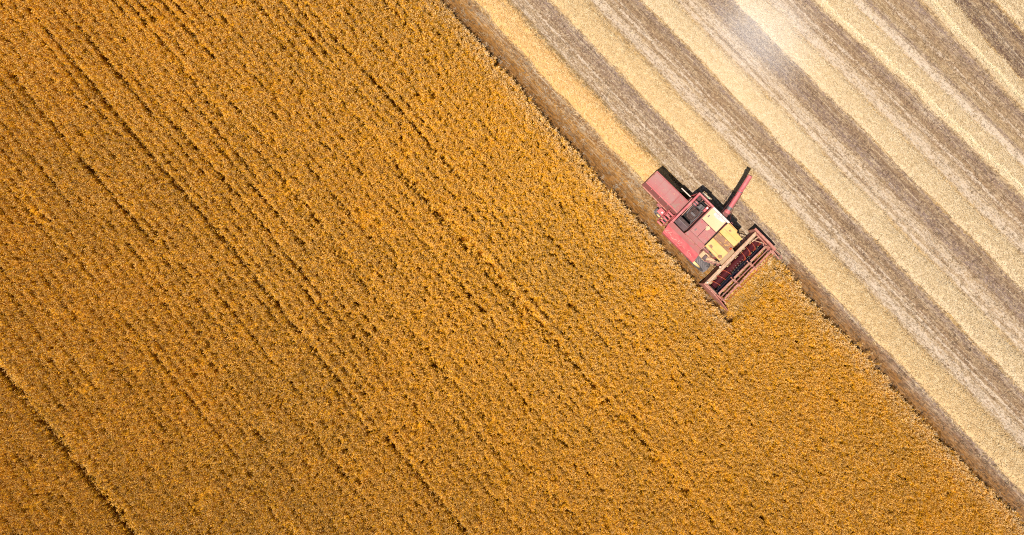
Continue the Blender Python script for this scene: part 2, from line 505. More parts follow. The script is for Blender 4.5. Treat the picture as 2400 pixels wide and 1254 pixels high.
def inv_point(rank, y):
    """metres of a point on the curve of this rank at field height y"""
    x = curve_x(rank, y)
    return (x - 1200) / S, (627 - y) / S


def windrow(label, a, b, y0, y1, mats, mk, height, dens=420, seed=0, ridge=None):
    """one swath of straw: a low lumpy mound and the straws lying on it, one mesh"""
    r = np.random.default_rng(seed)
    step = 5.0
    ys = np.arange(y0, y1, step); nc = 15
    cs = np.linspace(0, 1, nc)
    wl = (fbm(ys / 45.0, ys * 0 + seed * 3.1, 1) - .5) * 18; wr = (fbm(ys / 38.0, ys * 0 + seed * 5.7, 4) - .5) * 22
    A = a + wl; B = b + wr
    R = A[:, None] + (B - A)[:, None] * cs[None]
    Yg = np.repeat(ys[:, None], nc, 1)
    X, Y = inv_point(R.ravel(), Yg.ravel())
    prof = np.sin(np.pi * cs) ** .6
    if ridge:
        prof = prof * .75 + 1.0 * np.exp(-((cs - ridge) / .10) ** 2) * (cs > 0)
    lump = .55 + .9 * fbm(R / 14.0, Yg / 22.0, seed)
    Z = (prof[None] * lump * height).ravel() - .02
    co = np.stack([X, Y, Z], 1)
    n = len(ys)
    ii = (np.arange(n - 1)[:, None] * nc + np.arange(nc - 1)[None]).ravel()
    q0 = np.stack([ii, ii + nc, ii + nc + 1, ii + 1], 1)
    # straws
    area = (b - a) * .72 / S * (y1 - y0) * 1.38 / S
    cnt = int(area * dens)
    u = r.random(cnt); c = r.normal(.5, .30, cnt)
    c = np.where((c < -.12) | (c > 1.12), r.random(cnt), c)
    if ridge is not None:
        c = np.where(r.random(cnt) < .32, r.normal(ridge, .045, cnt), c)
    yy = y0 + u * (y1 - y0)
    Ai = np.interp(yy, ys, A); Bi = np.interp(yy, ys, B)
    rk = Ai + (Bi - Ai) * c
    sx, sy = inv_point(rk, yy)
    zc = np.interp(np.clip(c, 0, 1), cs, prof) * (.55 + .9 * fbm(rk / 14.0, yy / 22.0, seed)) * height * ((c > 0) & (c < 1))
    L = r.uniform(.07, .24, cnt); wd = r.uniform(.007, .015, cnt)
    # laid mostly every way, a little combed along the pass
    ang = np.where(r.random(cnt) < .3, r.normal(-.75, .5, cnt), r.uniform(0, np.pi, cnt))
    pit = r.normal(.05, .15, cnt)
    roll = r.normal(0, .32, cnt)
    d = np.stack([np.cos(ang) * np.cos(pit), np.sin(ang) * np.cos(pit), np.sin(pit)], 1)
    sd = np.stack([-np.sin(ang) * np.cos(roll), np.cos(ang) * np.cos(roll), np.sin(roll)], 1)
    ctr = np.stack([sx, sy, zc + .012 + r.random(cnt) * .03], 1)
    h1 = d * (L / 2)[:, None]; h2 = sd * (wd / 2)[:, None] * 1.3
    V = np.stack([ctr - h1 - h2, ctr - h1 + h2, ctr + h1 + h2, ctr + h1 - h2], 1).reshape(-1, 3)
    o = len(co)
    q1 = (np.arange(cnt)[:, None] * 4 + np.arange(4)[None]) + o
    mi = np.concatenate([np.zeros(len(q0)), np.ones(cnt) if ridge is None else np.where(np.abs(c - ridge) < .13, 2, 1)])
    ms = [mound[mk], mats] + ([straw_white] if ridge is not None else [])
    me = np_mesh('straw_windrow', np.concatenate([co, V]), np.concatenate([q0, q1]), ms, mi)
    ob = bpy.data.objects.new('straw_windrow', me); COL.objects.link(ob)
    tag(ob, label, 'windrow', 'windrows of cut straw lying on the stubble')
    return ob


windrow('orange-gold straw windrow trailing behind the harvester beside the standing wheat', 1113, 1180, -200, 452, straw_fresh, 'f', .22, 520, 1)
windrow('golden straw windrow running just past the harvester header and unloading auger tip', 1287, 1372, -200, 1330, straw_warm, 'w', .22, 480, 2)
windrow('straw windrow second to the right of the harvester, between two tyre-marked lanes', 1503, 1577, -200, 1250, straw_pale, 'p', .22, 460, 3)
windrow('straw windrow with the dark grey-brown lane on its left and pale dust over its top', 1719, 1793, -200, 900, straw_pale, 'p', .22, 460, 4)
windrow('straw windrow with a thin bright cream ridge along its left edge', 1909, 1988, -200, 600, straw_pale, 'p', .20, 440, 5, ridge=.10)
windrow('narrow straw windrow with a broad bright ridge, just left of the darkest brown lane', 2158, 2226, -200, 400, straw_pale, 'p', .20, 440, 6, ridge=.14)
windrow('straw windrow cut off by the top right corner of the field view', 2332, 2412, -200, 200, straw_pale, 'p', .20, 380, 7)


# ------------------------------------------------------------------ instanced ground cover (stuff)
def blades(name, items, mats):
    """items: list of (kind index, list of quad corner lists)"""
    v = []; f = []; mi = []
    for k, qs in items:
        for q in qs:
            o = len(v); v += [tuple(p) for p in q]; f.append(tuple(range(o, o + len(q)))); mi.append(k)
    me = bpy.data.meshes.new(name); me.from_pydata(v, [], f)
    for x in mats: me.materials.append(x)
    me.polygons.foreach_set('material_index', mi)
    return bpy.data.objects.new(name, me)      # stays outside the scene: a source for the mass only


def ribbon(p, q, w, side):
    s_ = side * (w / 2)
    return [p - s_, p + s_, q + s_, q - s_]


def head_faces(base, d, L, w):
    """a spindle of four long faces"""
    up = Vector((0, 0, 1)) if abs(d.z) < .9 else Vector((1, 0, 0))
    a = d.cross(up).normalized() * w / 2; b = d.cross(a).normalized() * w / 2
    m1 = base + d * (L * .35); tip = base + d * L
    rim = [m1 + a, m1 + b, m1 - a, m1 - b]
    out = []
    for i in range(4):
        out.append([base, rim[i], tip, rim[(i + 1) % 4]])
    return out


def wheat_tuft(seed, lodged=False):
    r = random.Random(seed); it = []
    n = 8
    lean = Vector((r.uniform(-1, 1), r.uniform(-1, 1), 0)) * .05
    for i in range(n):
        a = r.uniform(0, 6.283); rad = .050 * math.sqrt(r.random())
        base = Vector((rad * .6 * math.cos(a), rad * .6 * math.sin(a), 0))
        hgt = r.uniform(.68, .80)
        top = base * 1.5 + lean * r.uniform(.5, 1.6) + Vector((r.gauss(0, .035), r.gauss(0, .035), hgt))
        if lodged:
            top = base + Vector((.28 + r.gauss(0, .08), r.gauss(0, .10), r.uniform(.38, .55)))
        side = Vector((math.cos(a * 3), math.sin(a * 3), 0))
        it.append((1, [ribbon(base, top, .008, side)]))
        # flag leaves
        for j in range(2 if not lodged else 3):
            la = r.uniform(0, 6.283)
            p0 = base.lerp(top, r.uniform(.5, .84))
            dv = Vector((math.cos(la), math.sin(la), r.uniform(-.25, .5)))
            p1 = p0 + dv * r.uniform(.06, .12)
            p2 = p1 + Vector((dv.x, dv.y, -.6)) * r.uniform(.03, .08)
            sd = Vector((-math.sin(la), math.cos(la), 0))
            w = r.uniform(.010, .016)
            it.append((1, [ribbon(p0, p1, w, sd), [p1 - sd * w / 2, p1 + sd * w / 2, p2 + sd * .002, p2 - sd * .002]]))
        if lodged and r.random() < .6: continue
        ha = r.uniform(0, 6.283)
        nod = r.uniform(.1, 1.3)
        d = Vector((math.cos(ha) * math.sin(nod), math.sin(ha) * math.sin(nod), math.cos(nod)))
        it.append((0, head_faces(top, d, r.uniform(.07, .105), r.uniform(.026, .038))))
    return it


def stub_tuft(seed, kind):
    r = random.Random(seed); it = []
    if kind == 0:          # row stubble: short upright stalks
        for i in range(9):
            base = Vector((r.gauss(0, .05), r.gauss(0, .05), 0))
            top = base + Vector((r.gauss(0, .03), r.gauss(0, .03), r.uniform(.08, .16)))
            a = r.uniform(0, 3.14); it.append((0, [ribbon(base, top, .010, Vector((math.cos(a), math.sin(a), 0)))]))
    else:                  # dropped straws lying on the soil
        for i in range(7):
            c = Vector((r.gauss(0, .07), r.gauss(0, .07), r.uniform(.01, .04))); a = r.gauss(0, .7) if kind == 1 else r.uniform(0, 3.14)
            d = Vector((math.cos(a), math.sin(a), r.gauss(0, .15))) * r.uniform(.03, .09)
            it.append((0, [ribbon(c - d, c + d, r.uniform(.008, .014), Vector((-math.sin(a), math.cos(a), r.gauss(0, .3))))]))
    return it


def scatter(name, pts, rot, scl, var, tint, protos, label, cat=None):
    me = bpy.data.meshes.new(name)
    me.vertices.add(len(pts)); me.vertices.foreach_set('co', pts.astype(np.float32).ravel())
    for nm, arr in (('rot', rot), ('scl', scl), ('tint', tint)):
        a = me.attributes.new(nm, 'FLOAT_VECTOR', 'POINT'); a.data.foreach_set('vector', arr.astype(np.float32).ravel())
    a = me.attributes.new('variant', 'INT', 'POINT'); a.data.foreach_set('value', var.astype(np.int32))
    o = bpy.data.objects.new(name, me); COL.objects.link(o)
    ng = bpy.data.node_groups.new(name + '_growth', 'GeometryNodeTree')
    ng.interface.new_socket('Geometry', in_out='INPUT', socket_type='NodeSocketGeometry')
    ng.interface.new_socket('Geometry', in_out='OUTPUT', socket_type='NodeSocketGeometry')
    nn = ng.nodes; L = ng.links.new
    gi = nn.new('NodeGroupInput'); go = nn.new('NodeGroupOutput')
    j = nn.new('GeometryNodeJoinGeometry')
    for p in protos[::-1]:
        oi = nn.new('GeometryNodeObjectInfo'); oi.inputs['Object'].default_value = p; oi.inputs['As Instance'].default_value = True
        L(oi.outputs['Geometry'], j.inputs[0])
    iop = nn.new('GeometryNodeInstanceOnPoints'); iop.inputs['Pick Instance'].default_value = True
    def na(nm, ty):
        x = nn.new('GeometryNodeInputNamedAttribute'); x.data_type = ty; x.inputs['Name'].default_value = nm; return x.outputs['Attribute']
    e2r = nn.new('FunctionNodeEulerToRotation'); L(na('rot', 'FLOAT_VECTOR'), e2r.inputs[0])
    L(gi.outputs[0], iop.inputs['Points']); L(j.outputs[0], iop.inputs['Instance'])
    L(na('variant', 'INT'), iop.inputs['Instance Index']); L(e2r.outputs[0], iop.inputs['Rotation']); L(na('scl', 'FLOAT_VECTOR'), iop.inputs['Scale'])
    L(iop.outputs[0], go.inputs[0])
    md = o.modifiers.new('growth', 'NODES'); md.node_group = ng
    tag(o, label, cat, kind='stuff')
    return o


# standing wheat
m_head = plant_mat('wheat_ear', (.78, .345, .055), (1.0, .535, .115), (1.0, .68, .27), patch=((.96, .46, .07), (1.0, .74, .44)), rough=.6)
m_leaf = plant_mat('wheat_leaf', (.56, .215, .004), (.94, .415, .010), (1.0, .565, .04), patch=((.96, .44, .012), (.80, .45, .12)), trans=.25)
protos = [blades('wheat_tuft_source', wheat_tuft(s), [m_head, m_leaf]) for s in range(10)] + \
         [blades('wheat_leaning_source', wheat_tuft(50 + s, True), [m_head, m_leaf]) for s in range(4)]
sp_ = .102
X, Y = np.meshgrid(np.arange(-31.5, 34, sp_), np.arange(-19, 19, sp_))
X = X.ravel() + rng.uniform(-.5, .5, X.size) * sp_ * .9; Y = Y.ravel() + rng.uniform(-.5, .5, Y.size) * sp_ * .9
ok, R, edge = crop_mask(X, Y)
X, Y, R, edge = X[ok], Y[ok], R[ok], edge[ok]
PX, PY = to_px(X, Y)
U = PY * 1.32                      # along the rows
# drill rows weaken to the lower right
rowfade = np.clip(1.15 - (PX / 2400 * .55 + PY / 1254 * .35), .25, 1)
an = .40 * noise(U / 170.0, R / 9.0, 1) + .24 * noise(U / 40.0, R / 6.5, 2) + .36 * noise(U / 420.0, R / 14.0, 0)         # streaks
iso = .6 * noise(PX / 13.0, PY / 13.0, 3) + .4 * noise(PX / 26.0, PY / 26.0, 5)
g1 = an * rowfade + iso * (1 - rowfade)
drill = .5 + .5 * np.cos(2 * np.pi * (R + 14 * noise(U / 420, R / 260, 4)) / 27.0)
ph = 2 * np.pi * (R + 14 * noise(U / 420, R / 260, 4)) / 27.0
amt = rowfade * np.clip(.5 + .9 * noise(U / 260.0, R / 24.0, 6), 0, 1) * .85
dR = -amt * np.sin(ph) * 27.0 / (2 * np.pi)          # plants crowd into the drill rows and leave furrows between
mm_ = np.interp(R, MX, MM)
X = X + dR / (1 + mm_ ** 2) / S; Y = Y + dR * mm_ / (1 + mm_ ** 2) / S
drill = -(1 - drill) ** 2.2 * (.55 + .8 * noise(U / 140.0, R / 12.0, 6)) * np.clip(.45 + 1.2 * noise(U / 240.0, R / 60.0, 0), 0, 1.3)
line = np.zeros_like(R)
for c, w, amp in ((-655, 13, .62), (-950, 6, .6), (-1250, 7, .7), (-300, 5, .55), (62, 6, .75), (175, 4, .35), (295, 7, .95), (410, 4, .45), (590, 7, .95), (705, 4, .35), (885, 5, .45), (-90, 4, .4), (-470, 4, .4), (-800, 4, .4)):
    cc = c + (fbm(U / 260.0, U * 0 + c * .01, 6) - .5) * 12
    br = np.clip((noise(U / 30.0, U * 0 + c, 7) + .9 * noise(U / 170.0, U * 0 + c, 2) - .15) * 1.4, 0, 1)
    line = np.maximum(line, amp * br * np.exp(-((R - cc) / w) ** 2))
big = fbm(PX / 300.0, PY / 300.0, 2); mid = fbm(PX / 70.0, PY / 70.0, 6)
near = np.clip(1 - (edge - R) / 60.0, 0, 1)
q = g1 + .21 * drill * rowfade + .06 + .10 * (mid - .5) - .8 * line + .05 * near
gap = q < .175
thin = rng.random(len(q)) < np.clip((.43 - q) * 3.4, 0, .8)
lodge = (fbm(PX / 34.0, PY / 34.0, 7) > .76)
keep = ~(gap | thin)
hs = .93 + .46 * (q - .5) + .07 * rng.standard_normal(len(q)) + .12 * (mid - .5) - .25 * line
hs = np.where(thin & ~gap, hs * .62, hs)
keep = keep | (rng.random(len(q)) < .38)
hs = np.where(gap, .5, hs)
X, Y, R, PX, PY, q, hs, big, mid, near, lodge, line = [z[keep] for z in (X, Y, R, PX, PY, q, hs, big, mid, near, lodge, line)]
fs, ft_ = rng.uniform(3.0, 4.5, 700), rng.uniform(-1.50, 2.15, 700)
kk = (fs > 3.25) | (rng.random(700) < .3); fs, ft_ = fs[kk], ft_[kk]
fX = ORG[0] + fs * FWD[0] + ft_ * LFT[0]; fY = ORG[1] + fs * FWD[1] + ft_ * LFT[1]
fn = len(fX); fp = to_px(fX, fY)
X, Y, R, PX, PY, q, hs, big, mid, near, lodge, line = [np.concatenate(z) for z in ((X, fX), (Y, fY), (R, rank_of(*fp)), (PX, fp[0]), (PY, fp[1]), (q, np.full(fn, .5)), (hs, np.clip(.35 + .35 * (fs - 3.2), .3, .75)), (big, np.full(fn, .5)), (mid, np.full(fn, .4)), (near, np.zeros(fn)), (lodge, rng.random(fn) < .4), (line, np.zeros(fn)))]
n_ = len(X)
s_, t_ = to_machine(X, Y)
infront = np.clip(1 - (s_ - 3.4) / 2.0, 0, 1) * (s_ > 2.5) * (t_ > -1.4) * (t_ < 2.6)
var = np.where(lodge | (rng.random(n_) < infront * .6), rng.integers(10, 14, n_), rng.integers(0, 10, n_))
rot = np.stack([rng.normal(0, .09, n_), rng.normal(0, .09, n_), np.where(lodge, -2.3 + rng.normal(0, .4, n_), rng.uniform(0, 6.28, n_))], 1)
sw = rng.uniform(.68, .96, n_)
scl = np.stack([sw, sw, np.clip(hs, .3, 1.25)], 1)
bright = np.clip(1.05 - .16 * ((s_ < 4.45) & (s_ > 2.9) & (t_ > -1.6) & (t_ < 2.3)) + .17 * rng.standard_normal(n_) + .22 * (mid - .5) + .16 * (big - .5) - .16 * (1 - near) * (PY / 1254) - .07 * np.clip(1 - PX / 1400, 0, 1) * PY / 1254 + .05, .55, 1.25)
second = np.clip(.22 + .9 * (big - .5) + .25 * rng.standard_normal(n_) * .5 + .45 * lodge + .12 * (PY / 1254), 0, .9)
bleach = np.clip((.45 + .4 * (t_ > 1.2)) * ((s_ < 4.3) & (s_ > 2.9) & (t_ > -1.6) & (t_ < 2.3)) + .8 * near ** 1.1 + .10 * rng.standard_normal(n_), 0, .9) * (.35 + .65 * rng.random(n_))
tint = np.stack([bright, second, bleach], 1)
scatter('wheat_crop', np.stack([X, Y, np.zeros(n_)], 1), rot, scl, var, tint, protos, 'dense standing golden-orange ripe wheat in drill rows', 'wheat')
print('wheat tufts', n_)

# stubble and dropped straw over the cut part
m_st = plant_mat('stubble_stalk', lin(120, 88, 50, .8), lin(190, 150, 95, .8), lin(235, 205, 160, .8), patch=(lin(140, 112, 92, .8), lin(240, 224, 202, .85)))
pst = [blades('stubble_source', stub_tuft(s, 0), [m_st]) for s in range(4)] + \
      [blades('litter_source', stub_tuft(20 + s, 1), [m_st]) for s in range(4)] + [blades('litter_loose_source', stub_tuft(40 + s, 2), [m_st]) for s in range(4)]
sp_ = .15
X, Y = np.meshgrid(np.arange(-8, 32, sp_), np.arange(-19, 19, sp_))
X = X.ravel() + rng.uniform(-.5, .5, X.size) * sp_; Y = Y.ravel() + rng.uniform(-.5, .5, Y.size) * sp_
ok, R, edge = crop_mask(X, Y)
PX, PY = to_px(X, Y)
ok = ~ok & (rng.random(len(ok)) < np.where(R - edge < 70, .35, .6))
# leave the middles of the swaths to their own straw
for a_, b_, ymax in ((1120, 1174, 445), (1295, 1366, 9e9), (1510, 1570, 9e9), (1726, 1786, 9e9), (1916, 1980, 9e9), (2165, 2218, 9e9), (2340, 2405, 9e9)):
    ok &= ~((R > a_) & (R < b_) & (PY < ymax))
X, Y, R, PX, PY, edge = X[ok], Y[ok], R[ok], PX[ok], PY[ok], edge[ok]
n_ = len(X)
dark = np.interp(R, [1034, 1060, 1075, 1100, 1190, 1205, 1240, 1283, 1380, 1395, 1420, 1445, 1500, 1582, 1600, 1640, 1660, 1716, 1800, 1835, 1850, 1900, 1990, 2020, 2050, 2150, 2232, 2280, 2325],
                 [.0, .0, .0, .1, .5, .1, .7, .85, .4, 0, .3, .8, .85, .3, 0, .2, .85, .8, .1, .1, .6, .85, 0, .1, .5, .8, .9, .6, .9])
v1 = rng.random(n_)
var = np.where(v1 < .45, rng.integers(0, 4, n_), np.where(v1 < .75, rng.integers(4, 8, n_), rng.integers(8, 12, n_)))
rot = np.stack([rng.normal(0, .1, n_), rng.normal(0, .1, n_), -0.79 + rng.normal(0, .35, n_)], 1)
scl = np.repeat(rng.uniform(.7, 1.25, n_)[:, None], 3, 1)
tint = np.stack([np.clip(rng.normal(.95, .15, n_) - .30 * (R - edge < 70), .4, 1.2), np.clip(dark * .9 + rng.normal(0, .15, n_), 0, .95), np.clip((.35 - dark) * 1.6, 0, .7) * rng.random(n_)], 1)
s_, t_ = to_machine(X, Y)
infront = (s_ > 2.9) & (s_ < 5.5) & (t_ > -1.5) & (t_ < 2.5)
scl[infront] *= np.array([1.1, 1.1, 1.8])
scatter('stubble', np.stack([X, Y, np.zeros(n_)], 1), rot, scl, var, tint, pst, 'short dry stubble and dropped straw on the harvested lanes', 'stubble')
print('stubble', n_)

# thin dust hanging over the cut ground near the top
import bmesh as _bm
bm_ = _bm.new(); _bm.ops.create_icosphere(bm_, subdivisions=4, radius=1.0)
me = bpy.data.meshes.new('dust_cloud'); bm_.to_mesh(me); bm_.free()
dc = bpy.data.objects.new('dust_cloud', me); COL.objects.link(dc)
dc.location = ((1785 - 1200) / S * .93, (627 - 70) / S * .93, 2.6); dc.scale = (4.3, 3.2, 2.4); dc.rotation_euler = (0, 0, -.75)
m_ = bpy.data.materials.new('dust'); m_.use_nodes = True; nt_ = m_.node_tree
nt_.nodes.remove(nt_.nodes['Principled BSDF']); g_ = N(nt_)
tc_ = g_.n('ShaderNodeTexCoord').outputs['Object']
ln_ = g_.n('ShaderNodeVectorMath', {0: tc_}, operation='LENGTH').outputs['Value']
fall = g_.n('ShaderNodeMapRange', {'Value': ln_, 'From Min': .05, 'From Max': .98, 'To Min': 1.0, 'To Max': 0.0}, interpolation_type='SMOOTHSTEP').outputs[0]
dn = g_.math('MULTIPLY', fall, g_.ramp(g_.noise(tc_, 1.6, 3), [(.3, .35), (.7, 1)]))
pv = g_.n('ShaderNodeVolumePrincipled', {'Color': (.97, .95, .93, 1), 'Density': g_.math('MULTIPLY', dn, .10), 'Anisotropy': -0.45})
nt_.links.new(pv.outputs[0], nt_.nodes['Material Output'].inputs['Volume'])
me.materials.append(m_)
tag(dc, 'faint pale dust hanging over the cut stubble near the top of the field', 'dust', kind='stuff')

# ------------------------------------------------------------------ combine harvester
root = bpy.data.objects.new('combine_harvester', None); COL.objects.link(root)
root.location = (ORG[0], ORG[1], 0); root.rotation_euler = (0, 0, -math.atan2(.701, .713))
tag(root, 'old faded red combine harvester with cream and yellow roof panels cutting along the wheat edge', 'combine harvester')


def islands(mb):
    par = list(range(len(mb.v)))
    def find(i):
        while par[i] != i: par[i] = par[par[i]]; i = par[i]
        return i
    for f in mb.f:
        for i in f[1:]: par[find(i)] = find(f[0])
    out = {}
    for f in mb.f: out.setdefault(find(f[0]), []).append(f)
    res = []
    for fs in out.values():
        ids = sorted({i for f in fs for i in f}); mp = {a: b for b, a in enumerate(ids)}
        x = MB(); x.add([mb.v[i] for i in ids], [tuple(mp[i] for i in f) for f in fs]); res.append(x)
    return res


STUFF = {'auger_fingers', 'knife_guards', 'reel_tines', 'tread_lugs', 'worn_scratch', 'caught_straw'}
ONE_BY_ONE = {'side_louvre', 'hood_rib', 'side_bar_bracket', 'marker_bar', 'marker_bracket', 'frame_post', 'engine_pipe', 'drum_strap', 'bay_tube',
              'stay_cable', 'drive_belt', 'hydraulic_hose', 'drive_shaft', 'header_pin', 'reel_slat', 'reel_sprocket', 'rung', 'ladder_rail', 'axle', 'header_brace', 'auger_band'}


def part(mb, name, m, parent=root, **kw):
    if name in ONE_BY_ONE:
        o = None
        for x in islands(mb): o = x.build(name, M[m], parent, **kw)
        return o
    o = mb.build(name, M[m], parent, **kw)
    if name in STUFF: o['kind'] = 'stuff'
    return o


# threshing body, chassis
body = MB(); body.box(-2.0, .55, -.50, .92, .75, 2.15); body.box(-2.3, -2.0, -.25, .5, .9, 1.9)
body.box(-2.9, .7, -.30, -.18, .62, .78); body.box(-2.9, .7, .60, .72, .62, .78)
body = part(body, 'body', 'rose_dark', bevel=.01)
lou = MB()
for k in range(7): lou.box(-1.85 + k * .28, -1.68 + k * .28, .921, .955, 1.0, 1.9)
part(lou, 'side_louvre', 'red', body)

# straw hood: sloping bottom, open rear, flange ribs
hood = MB()
top, z0 = 2.6, 1.25
hood.add([(-4.22, -.30, 1.62), (-2.02, -.30, z0), (-2.02, .56, z0), (-4.22, .56, 1.62), (-4.20, -.27, top - .03), (-2.02, -.28, top - .03), (-2.02, .55, top - .03), (-4.20, .53, top - .03)],
         [(0, 3, 2, 1), (4, 5, 6, 7), (0, 1, 5, 4), (1, 2, 6, 5), (2, 3, 7, 6), (3, 0, 4, 7)])
hood = part(hood, 'straw_hood', 'rose_dark', bevel=.012)
hood['label'] = 'long rose-grey faded straw hood'
part(MB().box(-4.16, -2.58, -.215, .50, top - .028, top), 'hood_panel', 'rose', hood, bevel=.008)
part(MB().box(-2.53, -2.06, -.215, .50, top - .028, top + .004), 'hood_panel', 'rose_dark', hood, bevel=.008)
part(MB().box(-4.19, -2.06, -.268, -.222, top - .028, top + .022), 'hood_flange', 'rose_edge', hood)
part(MB().box(-4.19, -2.06, .508, .532, top - .028, top + .018), 'hood_flange', 'rose_edge', hood)
part(MB().box(-4.205, -4.168, -.268, .532, top - .028, top + .012), 'hood_flange', 'pink', hood)
ribs = MB()
for s in (-3.75, -3.2, -2.65):
    ribs.bar((s, -.315, 1.6), (s, -.290, 2.5), .05, .03)
part(ribs, 'hood_rib', 'rose_edge', hood)
part(MB().bar((-4.1, -.34, 1.75), (-2.3, -.34, 1.62), .05, .08), 'hood_rail', 'pink', hood)
part(MB().bar((-2.62, 1.09, 1.3), (-1.90, 1.10, 1.3), .05, .05), 'side_bar', 'pale')
part(MB().bar((-2.55, .58, 1.32), (-2.55, 1.09, 1.30), .03, .03).bar((-1.97, .95, 1.32), (-1.97, 1.09, 1.30), .03, .03), 'side_bar_bracket', 'black')
part(MB().bar((-1.71, 1.46, 2.2), (-1.44, 1.47, 2.2), .04, .04).bar((-1.40, 1.472, 2.2), (-1.29, 1.48, 2.2), .04, .04).bar((-1.80, 1.32, 2.2), (-1.72, 1.46, 2.2), .05, .04), 'marker_bar', 'pale')
part(MB().box(-1.44, -1.40, 1.455, 1.492, 2.185, 2.225), 'marker_lamp', 'green')
part(MB().bar((-1.76, 1.14, 2.2), (-1.76, 1.38, 2.2), .03, .03).bar((-1.33, 1.16, 2.2), (-1.33, 1.46, 2.2), .03, .03), 'marker_bracket', 'black')

# engine bay: pit floor, frame beams
part(MB().box(-1.94, -1.08, -.72, 1.12, 2.152, 2.20), 'engine_deck', 'black')
fr = MB()
fr.box(-1.99, -1.89, -.86, 1.18, 2.72, 2.90)
part(fr, 'frame_beam', 'rose_edge', bevel=.008)
part(MB().box(-1.89, -.98, 1.10, 1.18, 2.62, 2.90), 'frame_beam', 'rose_edge', bevel=.008)
part(MB().box(-1.06, -.985, -.30, 1.10, 2.60, 2.895), 'frame_beam', 'rose_dark', bevel=.008)
part(MB().box(-1.80, -1.765, -.25, .84, 2.45, 2.52), 'frame_beam', 'pink')
part(MB().box(-1.985, -1.90, 1.182, 1.20, .95, 2.7).box(-1.06, -.985, 1.182, 1.20, .95, 2.7), 'frame_post', 'red')
wl = MB(); wl.box(-1.89, -1.80, .30, 1.05, 2.2, 2.40); part(wl, 'bay_shelf', 'rose')
# air intake housing with bevelled roof
ab = MB(); ab.add([(-1.86, -.70, 2.2), (-1.14, -.70, 2.2), (-1.14, -.28, 2.2), (-1.86, -.28, 2.2), (-1.86, -.70, 2.62), (-1.14, -.70, 2.62), (-1.18, -.46, 2.82), (-1.84, -.46, 2.82), (-1.20, -.29, 2.82), (-1.84, -.29, 2.82)],
            [(0, 1, 5, 4), (4, 5, 6, 7), (7, 6, 8, 9), (1, 2, 8, 6, 5), (2, 3, 9, 8), (3, 0, 4, 7, 9), (0, 3, 2, 1)])
ab = part(ab, 'radiator_housing', 'boxbrown', bevel=.012)
part(MB().box(-1.80, -1.22, -.44, -.31, 2.822, 2.832), 'housing_mesh', 'soot', ab)
# engine
en = MB(); en.box(-1.60, -1.20, -.02, .62, 2.2, 2.44); en.box(-1.52, -1.28, .02, .58, 2.44, 2.54)
for k in range(4): en.box(-1.50, -1.30, .05 + k * .14, .13 + k * .14, 2.54, 2.58)
en.tube([(-1.62, .05, 2.40), (-1.62, .6, 2.40)], .045, 8)
eng = part(en, 'engine', 'soot', bevel=.012)
pp = MB(); pp.tube([(-1.18, .0, 2.42), (-1.16, .3, 2.5), (-1.2, .62, 2.42)], .03); pp.tube([(-1.3, .62, 2.5), (-1.15, .72, 2.55), (-1.25, .86, 2.5)], .028); pp.tube([(-1.66, .1, 2.4), (-1.72, .4, 2.5), (-1.70, .64, 2.5)], .03); pp.tube([(-1.56, .62, 2.52), (-1.5, .75, 2.56), (-1.4, .92, 2.4)], .02)
pp.tube([(-1.14, -.18, 2.3), (-1.2, -.05, 2.45), (-1.3, .0, 2.5)], .035)
part(pp, 'engine_pipe', 'grey', eng)
oc = MB(); oc.tube([(-1.42, .66, 2.46), (-1.42, .90, 2.46)], .11, 14); oc.tube([(-1.25, .70, 2.35), (-1.25, .95, 2.35)], .08, 12); oc.box(-1.56, -1.3, .2, .3, 2.581, 2.60)
part(oc, 'alternator', 'grey', eng)
ac = MB(); ac.tube([(-1.79, .96, 2.3), (-1.79, .96, 2.84)], .115, 18); ac.tube([(-1.79, .96, 2.84), (-1.79, .96, 2.87)], .085, 18)
part(ac, 'air_cleaner', 'soot')
tk = MB(); tk.tube([(-1.72, .56, 2.62), (-1.72, .83, 2.66)], .12, 16)
part(tk, 'air_drum', 'boxbrown'); part(MB().tube([(-1.72, .62, 2.63), (-1.72, .655, 2.635)], .128, 16).tube([(-1.72, .75, 2.65), (-1.72, .785, 2.655)], .128, 16), 'drum_strap', 'rose_edge')
ft = part(MB().box(-1.21, -1.09, .72, 1.02, 2.3, 2.66), 'header_tank', 'red', bevel=.015)
part(MB().tube([(-1.15, .93, 2.66), (-1.15, .93, 2.70)], .045, 12), 'tank_cap', 'lampw', ft)
part(MB().tube([(-1.55, 1.05, 2.25), (-1.62, 1.0, 2.86)], .022).tube([(-1.45, 1.05, 2.7), (-1.12, 1.06, 2.72)], .02), 'bay_tube', 'pink')

# grain tank with covers
gt = MB()
gt.box(-1.06, .0, -.52, 1.02, 2.152, 2.945)
gt = part(gt, 'grain_tank', 'rose_dark')
part(MB().box(-1.02, -.06, .31, 1.02, 2.948, 3.0), 'tank_cover', 'cream', gt, bevel=.008)['label'] = 'cream tank cover'
part(MB().prism([(-1.00, 1.022), (-.92, 1.022), (-.6, 1.03), (-.03, 1.03), (.09, 1.06), (.09, 1.14), (-1.00, 1.14)], 'z', 2.90, 2.99), 'tank_rim', 'white_worn', gt)
part(MB().prism([(-.78, .86), (-.62, .80), (-.40, .83), (-.15, .88), (-.08, 1.0), (-.10, 1.012), (-.74, 1.012)], 'z', 3.001, 3.004), 'bare_patch', 'white_worn', gt)
part(MB().box(-1.02, -.56, -.50, .295, 2.948, 2.992), 'tank_cover', 'rose', gt, bevel=.008)['label'] = 'dull red tank cover beside the engine bay'
part(MB().box(-.55, -.06, -.50, .295, 2.948, 2.994), 'tank_cover', 'rose', gt, bevel=.008)['label'] = 'dull red tank cover beside the cab roof'
